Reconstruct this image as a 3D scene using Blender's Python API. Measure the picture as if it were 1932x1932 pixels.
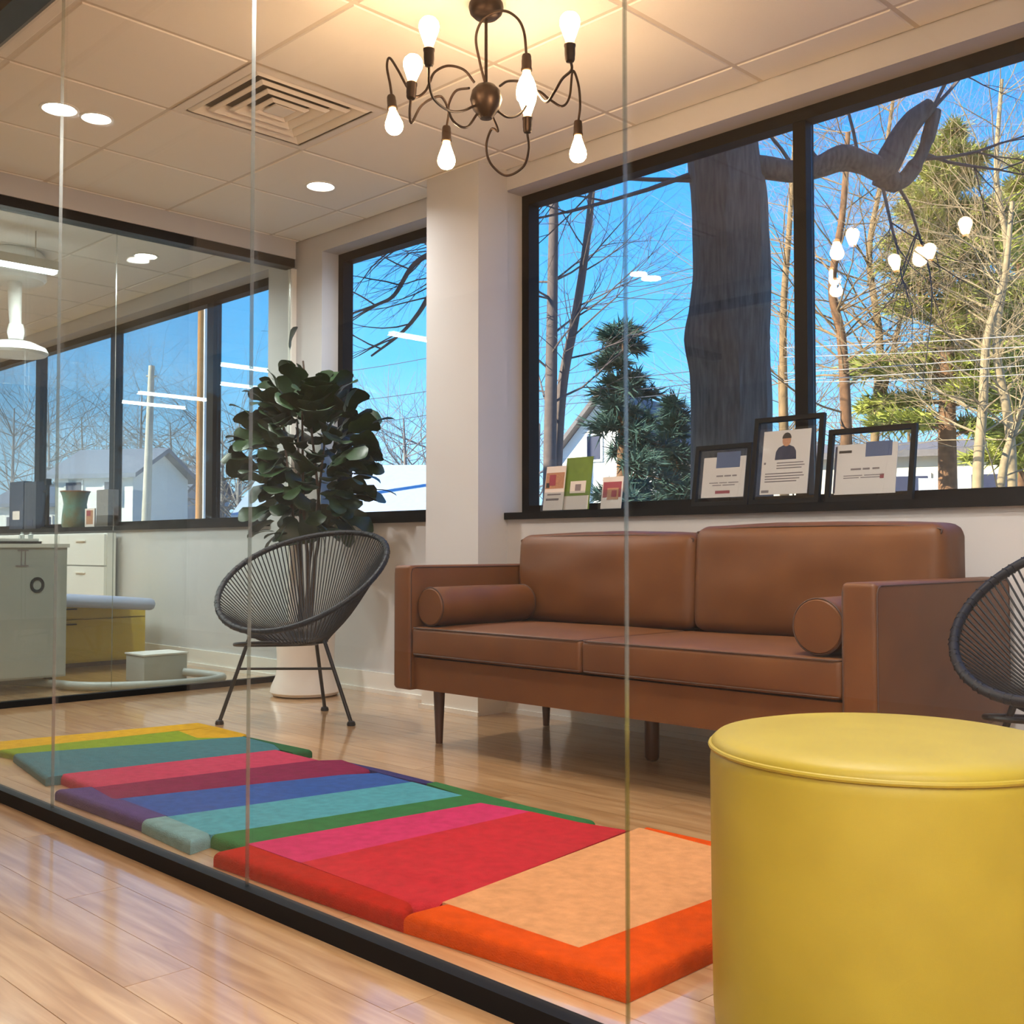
import bpy, bmesh, math, random
from mathutils import Vector, Matrix, Euler
SC = bpy.context.scene
COL = SC.collection
for o in list(bpy.data.objects): bpy.data.objects.remove(o)
PI = math.pi

# ------------------------------------------------------------------ camera
FPX, PITCH, YAW, EYE = 2070.167, .0342756, .7842328, .741
cy, sy, cp, sp = math.cos(YAW), math.sin(YAW), math.cos(PITCH), math.sin(PITCH)
FWD = Vector((-sy*cp, cy*cp, sp)); RGT = Vector((cy, sy, 0)); UPV = RGT.cross(FWD); CAM = Vector((0, 0, EYE))
cam = bpy.data.cameras.new('camera'); cam.sensor_width = 36; cam.lens = FPX/1932*36; cam.clip_start = .02; cam.clip_end = 500
co = bpy.data.objects.new('camera', cam); COL.objects.link(co)
M = Matrix((RGT, UPV, -FWD)).transposed().to_4x4(); M.translation = CAM
co.matrix_world = M; SC.camera = co
def ray(x, y): return FWD + RGT*((x-966)/FPX) - UPV*((y-966)/FPX)
def at(x, y, d): return CAM + ray(x, y)*d            # photo pixel + depth -> place
def onz(x, y, z=0): r = ray(x, y); return CAM + r*((z-EYE)/r.z)
def ony(x, y, Y): r = ray(x, y); return CAM + r*(Y/r.y)
def onx(x, y, X): r = ray(x, y); return CAM + r*(X/r.x)

# ------------------------------------------------------------------ exposure, sky, sun
SC.view_settings.view_transform = 'Standard'; SC.view_settings.look = 'None'
SC.view_settings.exposure = 1.25; SC.view_settings.gamma = 1; SC.view_settings.use_curve_mapping = False
SC.cycles.use_denoising = True; SC.cycles.max_bounces = 10; SC.cycles.transparent_max_bounces = 24
SC.cycles.caustics_reflective = False; SC.cycles.caustics_refractive = False
SC.cycles.sample_clamp_indirect = 4
W = bpy.data.worlds.new('sky'); SC.world = W; W.use_nodes = True
nt = W.node_tree; nt.nodes.clear()
def N(t, kind, **kw):
    n = t.nodes.new(kind)
    for k, v in kw.items():
        if k in n.inputs: n.inputs[k].default_value = v
        else: setattr(n, k, v)
    return n
tc = N(nt, 'ShaderNodeTexCoord'); sx = N(nt, 'ShaderNodeSeparateXYZ'); rp = N(nt, 'ShaderNodeValToRGB'); bg = N(nt, 'ShaderNodeBackground'); ow = N(nt, 'ShaderNodeOutputWorld')
nt.links.new(tc.outputs['Generated'], sx.inputs[0]); nt.links.new(sx.outputs['Z'], rp.inputs[0]); nt.links.new(rp.outputs[0], bg.inputs[0]); nt.links.new(bg.outputs[0], ow.inputs[0])
e = rp.color_ramp.elements
e[0].position = 0; e[0].color = (.62, .82, .95, 1); e[1].position = .75; e[1].color = (.015, .16, .62, 1)
for p, c in ((.07, (.36, .70, .98)), (.17, (.12, .50, .96)), (.34, (.035, .33, .88))):
    q = e.new(p); q.color = c + (1,)
bg.inputs['Strength'].default_value = .80
sl = bpy.data.lights.new('sun', 'SUN'); sl.energy = 6; sl.angle = .009; sl.color = (1, .90, .74)
so = bpy.data.objects.new('sun', sl); COL.objects.link(so); so.location = (-8, -14, 16)
so.rotation_euler = Vector((.45, 1, -.62)).to_track_quat('-Z', 'Y').to_euler()

# ------------------------------------------------------------------ materials
def lin(h):
    v = [int(h[i:i+2], 16)/255 for i in (0, 2, 4)]
    return tuple(x/12.92 if x <= .04045 else ((x+.055)/1.055)**2.4 for x in v) + (1,)
def mat(name, hexc, rough=.6, metal=0, var=.0, scale=30, hex2=None, bump=0, bscale=200, coat=0, spec=None, emit=None, es=0, stretch=None, sheen=0, rnd=0):
    m = bpy.data.materials.new(name); m.use_nodes = True; t = m.node_tree; b = t.nodes['Principled BSDF']
    b.inputs['Roughness'].default_value = rough; b.inputs['Metallic'].default_value = metal
    if coat: b.inputs['Coat Weight'].default_value = coat; b.inputs['Coat Roughness'].default_value = .12
    if spec is not None: b.inputs['Specular IOR Level'].default_value = spec
    if sheen: b.inputs['Sheen Weight'].default_value = sheen
    c1 = lin(hexc); c2 = lin(hex2) if hex2 else tuple(x*(1-var) for x in c1[:3]) + (1,)
    tcn = N(t, 'ShaderNodeTexCoord'); mp = N(t, 'ShaderNodeMapping'); t.links.new(tcn.outputs['Object'], mp.inputs[0])
    if stretch: mp.inputs['Scale'].default_value = stretch
    nz = N(t, 'ShaderNodeTexNoise', Scale=scale, Detail=5.0); t.links.new(mp.outputs[0], nz.inputs['Vector'])
    mx = N(t, 'ShaderNodeMix', data_type='RGBA'); mx.inputs[6].default_value = c1; mx.inputs[7].default_value = c2
    mr = N(t, 'ShaderNodeMapRange'); mr.inputs[1].default_value = .3; mr.inputs[2].default_value = .7
    t.links.new(nz.outputs[0], mr.inputs[0]); t.links.new(mr.outputs[0], mx.inputs[0])
    out = mx.outputs[2]
    if rnd:
        oi = N(t, 'ShaderNodeObjectInfo'); hv = N(t, 'ShaderNodeHueSaturation'); m2 = N(t, 'ShaderNodeMapRange'); m2.inputs[3].default_value = 1-rnd; m2.inputs[4].default_value = 1+rnd
        t.links.new(oi.outputs['Random'], m2.inputs[0]); t.links.new(m2.outputs[0], hv.inputs['Value']); t.links.new(out, hv.inputs['Color']); out = hv.outputs[0]
    t.links.new(out, b.inputs['Base Color'])
    if bump:
        n2 = N(t, 'ShaderNodeTexNoise', Scale=bscale, Detail=3.0); t.links.new(mp.outputs[0], n2.inputs['Vector'])
        bp = N(t, 'ShaderNodeBump', Strength=bump, Distance=.004); t.links.new(n2.outputs[0], bp.inputs['Height']); t.links.new(bp.outputs[0], b.inputs['Normal'])
    if emit: b.inputs['Emission Color'].default_value = lin(emit); b.inputs['Emission Strength'].default_value = es
    return m
def glass(name, tint, f0=.05, rough=0.0):
    m = bpy.data.materials.new(name); m.use_nodes = True; t = m.node_tree; t.nodes.clear()
    out = N(t, 'ShaderNodeOutputMaterial'); tr = N(t, 'ShaderNodeBsdfTransparent'); tr.inputs[0].default_value = tint + (1,)
    gl = N(t, 'ShaderNodeBsdfGlossy'); gl.inputs['Roughness'].default_value = rough; gl.inputs[0].default_value = (1, 1, 1, 1)
    lw = N(t, 'ShaderNodeLayerWeight', Blend=.5); pw = N(t, 'ShaderNodeMath', operation='POWER'); pw.inputs[1].default_value = 5
    ma = N(t, 'ShaderNodeMath', operation='MULTIPLY_ADD'); ma.inputs[1].default_value = 1-f0; ma.inputs[2].default_value = f0
    mx = N(t, 'ShaderNodeMixShader'); t.links.new(lw.outputs['Facing'], pw.inputs[0]); t.links.new(pw.outputs[0], ma.inputs[0]); t.links.new(ma.outputs[0], mx.inputs[0])
    t.links.new(tr.outputs[0], mx.inputs[1]); t.links.new(gl.outputs[0], mx.inputs[2]); t.links.new(mx.outputs[0], out.inputs[0])
    return m
def woodmat(name, ca, cb, cc, rough):
    m = bpy.data.materials.new(name); m.use_nodes = True; t = m.node_tree; b = t.nodes['Principled BSDF']
    g = N(t, 'ShaderNodeNewGeometry'); oi = N(t, 'ShaderNodeObjectInfo'); mp = N(t, 'ShaderNodeMapping'); mp.inputs['Scale'].default_value = (1.3, 15, 1)
    ad = N(t, 'ShaderNodeVectorMath', operation='ADD'); sc = N(t, 'ShaderNodeVectorMath', operation='SCALE'); sc.inputs['Scale'].default_value = 30
    cx = N(t, 'ShaderNodeCombineXYZ'); t.links.new(oi.outputs['Random'], cx.inputs[0]); t.links.new(oi.outputs['Random'], cx.inputs[2])
    t.links.new(cx.outputs[0], sc.inputs[0]); t.links.new(g.outputs['Position'], ad.inputs[0]); t.links.new(sc.outputs[0], ad.inputs[1]); t.links.new(ad.outputs[0], mp.inputs[0])
    nz = N(t, 'ShaderNodeTexNoise', Scale=2.2, Detail=6.0, Distortion=.8); t.links.new(mp.outputs[0], nz.inputs['Vector'])
    r = N(t, 'ShaderNodeValToRGB'); r.color_ramp.elements[0].color = lin(cc); r.color_ramp.elements[0].position = .3; r.color_ramp.elements[1].color = lin(ca); r.color_ramp.elements[1].position = .72
    q = r.color_ramp.elements.new(.5); q.color = lin(cb); t.links.new(nz.outputs[0], r.inputs[0])
    hv = N(t, 'ShaderNodeHueSaturation'); m2 = N(t, 'ShaderNodeMapRange'); m2.inputs[3].default_value = .92; m2.inputs[4].default_value = 1.07
    t.links.new(oi.outputs['Random'], m2.inputs[0]); t.links.new(m2.outputs[0], hv.inputs['Value']); t.links.new(r.outputs[0], hv.inputs['Color'])
    t.links.new(hv.outputs[0], b.inputs['Base Color']); b.inputs['Roughness'].default_value = rough; b.inputs['Specular IOR Level'].default_value = .6; b.inputs['Coat Weight'].default_value = 1; b.inputs['Coat IOR'].default_value = 1.7; b.inputs['Coat Roughness'].default_value = .09
    return m
M_ = {}
M_['plank'] = woodmat('maple_plank', 'c6a074', 'b58b60', 'a0744a', .3)
M_['gap'] = mat('plank_joint', '6b4a2c', .7, var=.2)
M_['wall'] = mat('painted_wall', 'c6c4c4', .75, var=.03, scale=3, bump=.05, bscale=150)
M_['trim'] = mat('white_trim', 'e9e5de', .45, var=.02)
M_['tile'] = mat('ceiling_tile_face', 'f5f1ea', .9, var=.05, scale=160, bump=.18, bscale=420)
M_['bar'] = mat('ceiling_bar_paint', 'd8cfc2', .55, var=.03)
M_['dark'] = mat('black_aluminium', '0b0c0e', .55, var=.15, spec=.15)
M_['brownblack'] = mat('bronze_black_track', '1e1a18', .42, metal=.3, var=.15)
M_['pane'] = glass('clear_partition_glass', (.965, .975, .97), .02)
M_['pane2'] = glass('grey_partition_glass', (.82, .86, .84), .02)
M_['wpane'] = glass('window_glass', (.97, .985, 1.0), .035)
M_['edge'] = glass('polished_glass_edge', (.60, .66, .63), .22, .25)
M_['leather'] = mat('cognac_leather', '6c411d', .5, spec=.35, hex2='5f3717', scale=7, bump=.05, bscale=330)
M_['piping'] = mat('leather_piping', '45260f', .6, var=.1)
M_['walnut'] = mat('dark_walnut', '4a2c22', .35, var=.3, scale=14, stretch=(1, 1, .15))
M_['yellow'] = mat('yellow_vinyl', 'a8912a', .5, scale=9, bump=.04, bscale=500, hex2='9f8826', spec=.35)
M_['cord'] = mat('black_cord', '101117', .5, var=.2, spec=.3)
M_['steelblk'] = mat('black_steel', '0f0f12', .45, metal=.2, var=.1)
M_['iron'] = mat('bronze_iron', '2b1d14', .42, metal=.75, var=.3, scale=60)
M_['bulb'] = mat('lit_bulb', 'fff0d0', .2, emit='ffd2a0', es=36)
M_['bulbneck'] = mat('bulb_neck_glow', 'ffd9a0', .2, emit='ffb060', es=5)
M_['led'] = mat('lit_diffuser', 'ffffff', .3, emit='fff4e4', es=14)
M_['tube'] = mat('lit_tube', 'ffffff', .3, emit='f2fbff', es=9)
M_['white'] = mat('white_enamel', 'e6e6e2', .35, var=.02)
M_['grey'] = mat('grey_cabinet_paint', 'b0b4b2', .4, var=.04, scale=4)
M_['blueg'] = mat('blue_grey_vinyl', 'a3abc2', .45, var=.06)
M_['vent'] = mat('vent_paint', 'e9e2d8', .5, var=.03)
M_['hole'] = mat('dark_duct', '5f574e', .9, var=.1)
M_['pot'] = mat('white_ceramic', 'e4ded6', .35, var=.03)
M_['soil'] = mat('potting_soil', '3b2a1d', .95, var=.4, scale=80)
M_['leaf'] = mat('fig_leaf', '2c4326', .42, hex2='1f331d', scale=9, rnd=.35, spec=.4)
M_['stem'] = mat('fig_stem', '4f4034', .8, var=.3, scale=50)
M_['paper'] = mat('printed_paper', 'e8dcd4', .6, var=.02)
M_['acry'] = glass('acrylic_sheet', (.9, .93, .95), .05)
M_['navy'] = mat('navy_print', '2b3350', .6, var=.3, scale=200)
M_['blueprint'] = mat('blue_grey_photo_print', '5a6f96', .6, hex2='3f5076', scale=300)
M_['ink'] = mat('ink_print', '85787a', .6)
M_['redink'] = mat('red_ink_print', '9c3f4c', .6)
M_['green'] = mat('green_card', '6f8a2e', .6, var=.2, scale=40)
M_['skin'] = mat('skin_print', 'c08a68', .6, var=.25, scale=120)
M_['blackink'] = mat('hair_print', '2c2622', .6)

# ------------------------------------------------------------------ mesh helpers
def setp(o, label=None, cat=None, group=None, kind=None):
    for k, v in (('label', label), ('category', cat), ('group', group), ('kind', kind)):
        if v: o[k] = v
    return o
def wloc(o):
    v = Vector((0, 0, 0))
    while o: v += o.location; o = o.parent
    return v
def obj(name, bm, m, parent=None, label=None, cat=None, group=None, kind=None, bevel=0, seg=2, smooth=False, keep=False):
    """links bm as one mesh object; bm holds world coordinates, the parent's place is taken off"""
    if bevel:
        bmesh.ops.bevel(bm, geom=[x for x in bm.edges if len(x.link_faces) == 2 and x.calc_face_angle(0) > .6], offset=bevel, segments=seg, affect='EDGES', profile=.6)
    if parent and not keep: bmesh.ops.translate(bm, vec=-wloc(parent), verts=bm.verts)
    bmesh.ops.recalc_face_normals(bm, faces=bm.faces)
    me = bpy.data.meshes.new(name); bm.to_mesh(me); bm.free()
    for mm in (m if isinstance(m, (list, tuple)) else [m]): me.materials.append(mm)
    if smooth:
        for p in me.polygons: p.use_smooth = True
        if smooth != 2: me.set_sharp_from_angle(angle=.7)
    o = bpy.data.objects.new(name, me); COL.objects.link(o)
    if parent: o.parent = parent
    return setp(o, label, cat, group, kind)
def thing(name, loc, label, cat, group=None):
    o = bpy.data.objects.new(name, None); o.empty_display_size = .1; COL.objects.link(o); o.location = loc
    return setp(o, label, cat, group)
def place(src, parent, loc, rot=(0, 0, 0), scale=(1, 1, 1)):
    """another object of the same mesh under parent, at a world place"""
    c = src.copy(); COL.objects.link(c); c.parent = parent; c.location = Vector(loc) - wloc(parent); c.rotation_euler = rot; c.scale = scale
    return c
def dup(root, loc, rotz=0, label=None):
    c = root.copy(); COL.objects.link(c); c.location = loc; c.rotation_euler = (0, 0, rotz)
    if label: c['label'] = label
    for ch in list(root.children):
        k = ch.copy(); COL.objects.link(k); k.parent = c
        for g in list(ch.children):
            q = g.copy(); COL.objects.link(q); q.parent = k
    return c
def B(): return bmesh.new()
def box(bm, x0, x1, y0, y1, z0, z1, mi=0):
    v = [bm.verts.new((x, y, z)) for x in (x0, x1) for y in (y0, y1) for z in (z0, z1)]
    for f in ((0, 1, 3, 2), (4, 6, 7, 5), (0, 4, 5, 1), (2, 3, 7, 6), (0, 2, 6, 4), (1, 5, 7, 3)): bm.faces.new([v[i] for i in f]).material_index = mi
    return bm
def bx(*a): return box(B(), *a)
def tube(bm, pts, r, n=8, closed=False, mi=0):
    pts = [Vector(p) for p in pts]; L = len(pts); rs = r if isinstance(r, (list, tuple)) else [r]*L
    rings = []; nrm = None
    for i, p in enumerate(pts):
        a = pts[i-1] if (i or closed) else p; b = pts[(i+1) % L] if (i < L-1 or closed) else p
        t = (b-a).normalized()
        if nrm is None:
            nrm = t.cross(Vector((0, 0, 1)) if abs(t.z) < .9 else Vector((1, 0, 0))).normalized()
        else:
            nrm = (nrm - t*nrm.dot(t))
            nrm = nrm.normalized() if nrm.length > 1e-6 else t.orthogonal().normalized()
        bn = t.cross(nrm)
        rings.append([bm.verts.new(p + (nrm*math.cos(2*PI*k/n) + bn*math.sin(2*PI*k/n))*rs[i]) for k in range(n)])
    for i in range(L if closed else L-1):
        A, C = rings[i], rings[(i+1) % L]
        for k in range(n): bm.faces.new((A[k], A[(k+1) % n], C[(k+1) % n], C[k])).material_index = mi
    if not closed:
        for R in (rings[0][::-1], rings[-1]):
            if n > 2: bm.faces.new(R).material_index = mi
    return bm
def lathe(bm, prof, c, n=24, mi=0, axis='z'):
    c = Vector(c); rings = []
    for r, z in prof:
        ring = []
        for k in range(n):
            a = 2*PI*k/n; x, y = r*math.cos(a), r*math.sin(a)
            ring.append(bm.verts.new(c + (Vector((x, y, z)) if axis == 'z' else Vector((x, z, y)) if axis == 'y' else Vector((z, x, y)))))
        rings.append(ring)
    for A, C in zip(rings, rings[1:]):
        for k in range(n): bm.faces.new((A[k], A[(k+1) % n], C[(k+1) % n], C[k])).material_index = mi
    for R in (rings[0][::-1], rings[-1]): bm.faces.new(R).material_index = mi
    return bm
def prism(bm, poly, z0, z1, mi=0):
    a = [bm.verts.new((x, y, z0)) for x, y in poly]; b = [bm.verts.new((x, y, z1)) for x, y in poly]; n = len(poly)
    bm.faces.new(a[::-1]).material_index = mi; bm.faces.new(b).material_index = mi
    for i in range(n): bm.faces.new((a[i], a[(i+1) % n], b[(i+1) % n], b[i])).material_index = mi
    return bm
def spline(pts, k=8):
    """Catmull-Rom through the points"""
    p = [Vector(q) for q in pts]; p = [p[0]*2-p[1]] + p + [p[-1]*2-p[-2]]; out = []
    for i in range(1, len(p)-2):
        for j in range(k):
            t = j/k; a, b, c, d = p[i-1], p[i], p[i+1], p[i+2]
            out.append(.5*((2*b) + (c-a)*t + (2*a-5*b+4*c-d)*t*t + (3*b-a-3*c+d)*t**3))
    return out + [p[-2]]
def cushion(x0, x1, y0, y1, z0, z1, puff=(.015, .015, .015), nx=10, e=.03, seed=1):
    """soft rounded pad: a bevelled box whose faces swell"""
    bm = bx(x0, x1, y0, y1, z0, z1)
    bmesh.ops.bevel(bm, geom=bm.edges[:], offset=e, segments=4, affect='EDGES', profile=.5)
    bmesh.ops.subdivide_edges(bm, edges=[q for q in bm.edges if q.calc_length() > .09], cuts=nx, use_grid_fill=True)
    rn = random.Random(seed); ph = [rn.uniform(0, 6) for _ in range(6)]
    c = Vector(((x0+x1)/2, (y0+y1)/2, (z0+z1)/2)); h = Vector(((x1-x0)/2, (y1-y0)/2, (z1-z0)/2))
    for v in bm.verts:
        d = v.co - c; u = [max(-1, min(1, d[i]/h[i])) for i in range(3)]
        for i in range(3):
            j, k = (i+1) % 3, (i+2) % 3
            s = (1-u[j]**2)*(1-u[k]**2)
            w = 1 + .25*math.sin(5*d[j]/h[j]+ph[i]) * math.sin(4*d[k]/h[k]+ph[i+1])
            d[i] += math.copysign(min(1, abs(u[i])**3)*puff[i]*s*w, u[i])
        v.co = c + d
    return bm
def struct(name, bm, m, parent=None, **kw):
    return obj(name, bm, m, parent, kind=None if parent else 'structure', **kw)

# ------------------------------------------------------------------ room shell
YW, YG, CZ = 3.563, 3.71, 2.505            # window wall face, glass plane, ceiling
YP, XP = 1.253, -5.327                      # front and back glass partitions
ZS, ZH = .88, 2.412                         # sill underside, window head
XL, XR, YB = -12.0, 2.2, -2.6
floor = struct('floor', bx(XL, XR, YB, YW+.15, -.12, -.006), M_['gap'])
PW, PLn = .128, 1.5
def plank_bm(w, l):
    bm = bx(0, l-.0016, 0, w-.0014, -.006, 0); return bm
rn = random.Random(5); pl0 = None; rest = B(); off = 0
rows = int((YW-YB)/PW)+1
for i in range(rows):
    y = YW-.005-(i+1)*PW; off = (off + .47 + rn.uniform(-.12, .12)) % PLn; x = XL+off-PLn
    while x < XR-.2:
        near = y > -.3 and -6.4 < x and x+PLn < 1.6 and x+PLn-y*1.9 > -8.2 and (x < -y*.22+.4)
        x0, x1 = max(x, XL), min(x+PLn, XR)
        if near and x1-x0 > PLn-.01:
            if pl0 is None: pl0 = obj('plank', plank_bm(PW, PLn), M_['plank'], floor); pl0.location = (x, y, 0)
            else: place(pl0, floor, (x, y, 0))
        elif x1 > x0+.01:
            box(rest, x0, x1-.0016, y, y+PW-.0014, -.006, 0)
        x += PLn
obj('plank_field', rest, M_['plank'], floor, kind='stuff')
# window wall
wn = B()
box(wn, XL, XR, YW, YW+.19, 0, ZS); box(wn, XL, XR, YW, YW+.19, ZH, CZ+.06)
box(wn, -5.60, -5.057, YW, YW+.19, ZS, ZH)
box(wn, -3.944, -3.60, YW, YW+.19, ZS, ZH)
box(wn, .9, XR, YW, YW+.19, ZS, ZH)
struct('wall_north', wn, M_['wall'])
struct('column', bx(-3.944, -3.585, 3.378, YW+.002, 0, CZ), M_['wall'], bevel=.003, seg=1)
struct('wall_west', bx(XL-.12, XL, YB, YW+.15, 0, CZ+.06), M_['wall'])
struct('wall_east', bx(XR, XR+.12, YB, YW+.15, 0, CZ+.06), M_['wall'])
struct('wall_south', bx(XL, XR, YB-.12, YB, 0, CZ+.06), M_['wall'])
bb = B(); box(bb, XL, -3.944, YW-.013, YW, 0, .105); box(bb, -3.585, XR, YW-.013, YW, 0, .105); box(bb, XL, -3.957, YW-.024, YW-.013, 0, .02); box(bb, -3.572, XR, YW-.024, YW-.013, 0, .02)
struct('baseboard_north', bb, M_['trim'])
bb = B(); box(bb, -3.957, -3.572, 3.365, 3.378, 0, .105); box(bb, -3.585, -3.572, 3.378, YW-.014, 0, .105); box(bb, -3.957, -3.944, 3.378, YW-.014, 0, .105); box(bb, -3.968, -3.561, 3.354, 3.365, 0, .02)
struct('baseboard_column', bb, M_['trim'])
# ceiling: slab, bars and one tile per cell
ceil = struct('ceiling', bx(XL, XR, YB, YW+.15, CZ+.03, CZ+.08), M_['bar'])
gx = [-1.61-.6075*k for k in range(-6, 17)][::-1]; gy = [3.366-.63*k for k in range(-1, 9)][::-1]
bars = B()
for x in gx: box(bars, x-.011, x+.011, YB, YW, CZ+.004, CZ+.03)
for y in gy: box(bars, XL, XR, y-.011, y+.011, CZ+.0041, CZ+.0301)
obj('grid_bar', bars, M_['bar'], ceil, kind='stuff')
def tile_bm(w, h):
    bm = bx(0, w, 0, h, 0, .02)
    bmesh.ops.bevel(bm, geom=[e_ for e_ in bm.edges if e_.verts[0].co.z < .001 and e_.verts[1].co.z < .001], offset=.005, segments=1, affect='EDGES', profile=.5); return bm
tl0 = {}
VX0, VY0 = gx[[i for i, x in enumerate(gx) if abs(x+4.04) < .02][0]], 2.106
XS = [XL] + [x for x in gx if XL < x < XR] + [XR]; YS = [YB] + [y for y in gy if YB < y < YW] + [YW]
for x0, x1 in zip(XS, XS[1:]):
    for y0, y1 in zip(YS, YS[1:]):
        if x1-x0 < .05 or y1-y0 < .05 or (abs(x0-VX0) < .02 and abs(y0-VY0) < .02): continue
        k = (round(x1-x0, 3), round(y1-y0, 3))
        if k not in tl0:
            tl0[k] = obj('ceiling_tile', tile_bm(k[0]-.016, k[1]-.016), M_['tile'], ceil); tl0[k].location = (x0+.008, y0+.008, CZ)
        else: place(tl0[k], ceil, (x0+.008, y0+.008, CZ))
# roof mass of an assumed storey above, sized to shade what stands close outside
struct('roof', bx(XL-3, XR+8, -10, YW+.19, CZ+.1, 6.3), M_['wall'])

# windows
def window(n, x0, x1, mull, side_l=True, side_r=True):
    fr = B(); t = .045
    box(fr, x0, x1, YG-.035, YG+.035, ZH-.048, ZH); box(fr, x0, x1, YG-.035, YG+.035, ZS+.03, ZS+.066)
    if side_l: box(fr, x0, x0+t, YG-.035, YG+.035, ZS+.066, ZH-.048)
    if side_r: box(fr, x1-t, x1, YG-.035, YG+.035, ZS+.066, ZH-.048)
    w = struct('window_%d' % n, fr, M_['dark'], bevel=.003, seg=1)
    obj('window_sill', bx(x0-.035 if n != 2 else x0, x1+.035, YW-.022, YG+.06, ZS-.001, ZS+.03), M_['dark'], w, bevel=.004, seg=1)
    ed = [x0+t*side_l] + sum([[a, b] for a, b in mull], []) + [x1-t*side_r]
    for a, b in mull: obj('mullion', bx(a+.012, b-.012, YG-.03, YG+.03, ZS+.03, ZH), M_['dark'], w, bevel=.004, seg=1)
    for a, b in zip(ed[::2], ed[1::2]): obj('window_pane', bx(a-.004, b+.004, YG-.003, YG+.003, ZS+.06, ZH-.044), M_['wpane'], w)
    return w
window(1, -3.60, .9, [(-2.172, -2.094), (-.65, -.572)])
window(2, -5.057, -3.944, [])
window(3, XL+.02, -5.60, [(-6.531, -6.425), (-7.95, -7.84), (-9.35, -9.23), (-10.75, -10.63)])

# glass partitions: track, header, panes
def partition(name, axis, c, lo, hi, cuts, pm, first):
    """axis 'x': runs along x at y=c; axis 'y': runs along y at x=c"""
    def bb_(a, b, t0, t1, z0, z1): return bx(a, b, c+t0, c+t1, z0, z1) if axis == 'x' else bx(c+t0, c+t1, a, b, z0, z1)
    hd = struct(name, bb_(lo, hi, -.055, .055, 2.402, CZ), M_['wall'])
    obj('top_track', bb_(lo, hi, -.045, .045, 2.355, 2.4025), M_['brownblack'], hd, bevel=.003, seg=1)
    fl = bb_(lo, hi, -.017, .017, 0, .036) if first else bb_(lo, hi, -.02, .02, 0, .03)
    obj('floor_track', fl, M_['dark'], hd, bevel=.013 if first else .004, seg=4 if first else 1, smooth=True)
    ed = [lo] + cuts + [hi]
    for a, b in zip(ed, ed[1:]):
        bm = bb_(a+.001, b-.001, -.0045, .0045, .02, 2.37)
        for f in bm.faces:
            q = f.calc_center_median(); e_ = q.x if axis == 'x' else q.y
            f.material_index = 1 if (abs(e_-a-.001) < 1e-4 or abs(e_-b+.001) < 1e-4) else 0
        obj('glass_pane', bm, [pm, M_['edge']], hd)
    return hd
partition('wall_glass_front', 'x', YP, XP+.06, XR, [-4.03, -3.024, -2.034, -1.014, 0, 1.05], M_['pane'], True)
partition('wall_glass_back', 'y', XP, -.4, YW-.03, [.45, 1.47, 2.495], M_['pane2'], False)
struct('trim_jamb', bx(XP-.02, XP+.02, YW-.03, YW, .03, 2.355), M_['trim'])

# ------------------------------------------------------------------ ceiling fittings
def downlight(x, y, watts, label, r=.062, group=None, vis=True):
    t = thing('downlight', (x, y, CZ), label, 'ceiling light', group)
    obj('trim_ring', lathe(B(), [(r, .012), (r, -.001), (r+.004, -.005), (r+.013, -.004), (r+.014, .0005), (r+.01, .012)], (x, y, CZ), 32), M_['white'], t, smooth=True)
    obj('lens', lathe(B(), [(r, .006), (r, .001), (r*.8, -.003), (r*.3, -.004)], (x, y, CZ), 32), M_['led'], t, smooth=True)
    l = bpy.data.lights.new('downlight_lamp', 'AREA'); l.shape = 'DISK'; l.size = r*2; l.energy = watts; l.color = (1, .985, .96); l.spread = 2.7
    lo = bpy.data.objects.new('downlight_lamp', l); COL.objects.link(lo); lo.parent = t; lo.location = (0, 0, -.012)
    return t
DW = 7.5
downlight(-4.344, 1.789, DW, 'round white recessed downlight, larger left one of the pair beside the square ceiling vent', .062)
downlight(-4.331, 1.935, DW*.6, 'round white recessed downlight, smaller right one of the pair beside the square ceiling vent', .054)
downlight(-4.379, 3.074, DW, 'round recessed downlight near the window column above the potted fig')
downlight(-6.177, 3.074, DW, 'round recessed downlight in the back room ceiling behind the glass partition')
downlight(-1.30, 2.42, DW, 'round recessed downlight above the brown leather sofa, outside the view')  # unseen lamp, added to brighten the lounge
downlight(-1.30, 1.79, DW, 'round recessed downlight just inside the front glass above the yellow pouf, outside the view')  # another added lamp out of view, for more light in the lounge
hall = 'recessed downlights along the corridor behind the camera'
for k, (x, y) in enumerate([(.35, .35), (1.3, .35), (.35, -.9), (1.3, -.9), (-.45, -1.9), (1.3, -1.9)]):  # added lamps, never seen, that fill in light from behind the camera
    downlight(x, y, 17, 'round recessed downlight in the corridor ceiling behind the camera', group=hall)
def linear(x, y0, y1, label, z=2.30, group=None):
    t = thing('linear_light', (x, (y0+y1)/2, z), label, 'ceiling light', group)
    obj('housing', bx(x-.03, x+.03, y0, y1, z, z+.05), M_['white'], t, bevel=.006)
    obj('diffuser', bx(x-.026, x+.026, y0+.01, y1-.01, z-.018, z+.001), M_['tube'], t, bevel=.005)
    for y in (y0+.12, y1-.12): obj('suspension_rod', tube(B(), [(x, y, z+.045), (x, y, CZ+.004)], .004, 6), M_['white'], t)
    l = bpy.data.lights.new('linear_lamp', 'AREA'); l.shape = 'RECTANGLE'; l.size = .05; l.size_y = y1-y0; l.energy = 16; l.color = (.95, 1, .98)
    lo = bpy.data.objects.new('linear_lamp', l); COL.objects.link(lo); lo.parent = t; lo.location = (0, 0, -.025)
G = 'suspended linear lights further back in the treatment room'
linear(-6.12, 1.35, 2.52, 'glowing white linear light above the grey cabinet in the back room')
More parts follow.
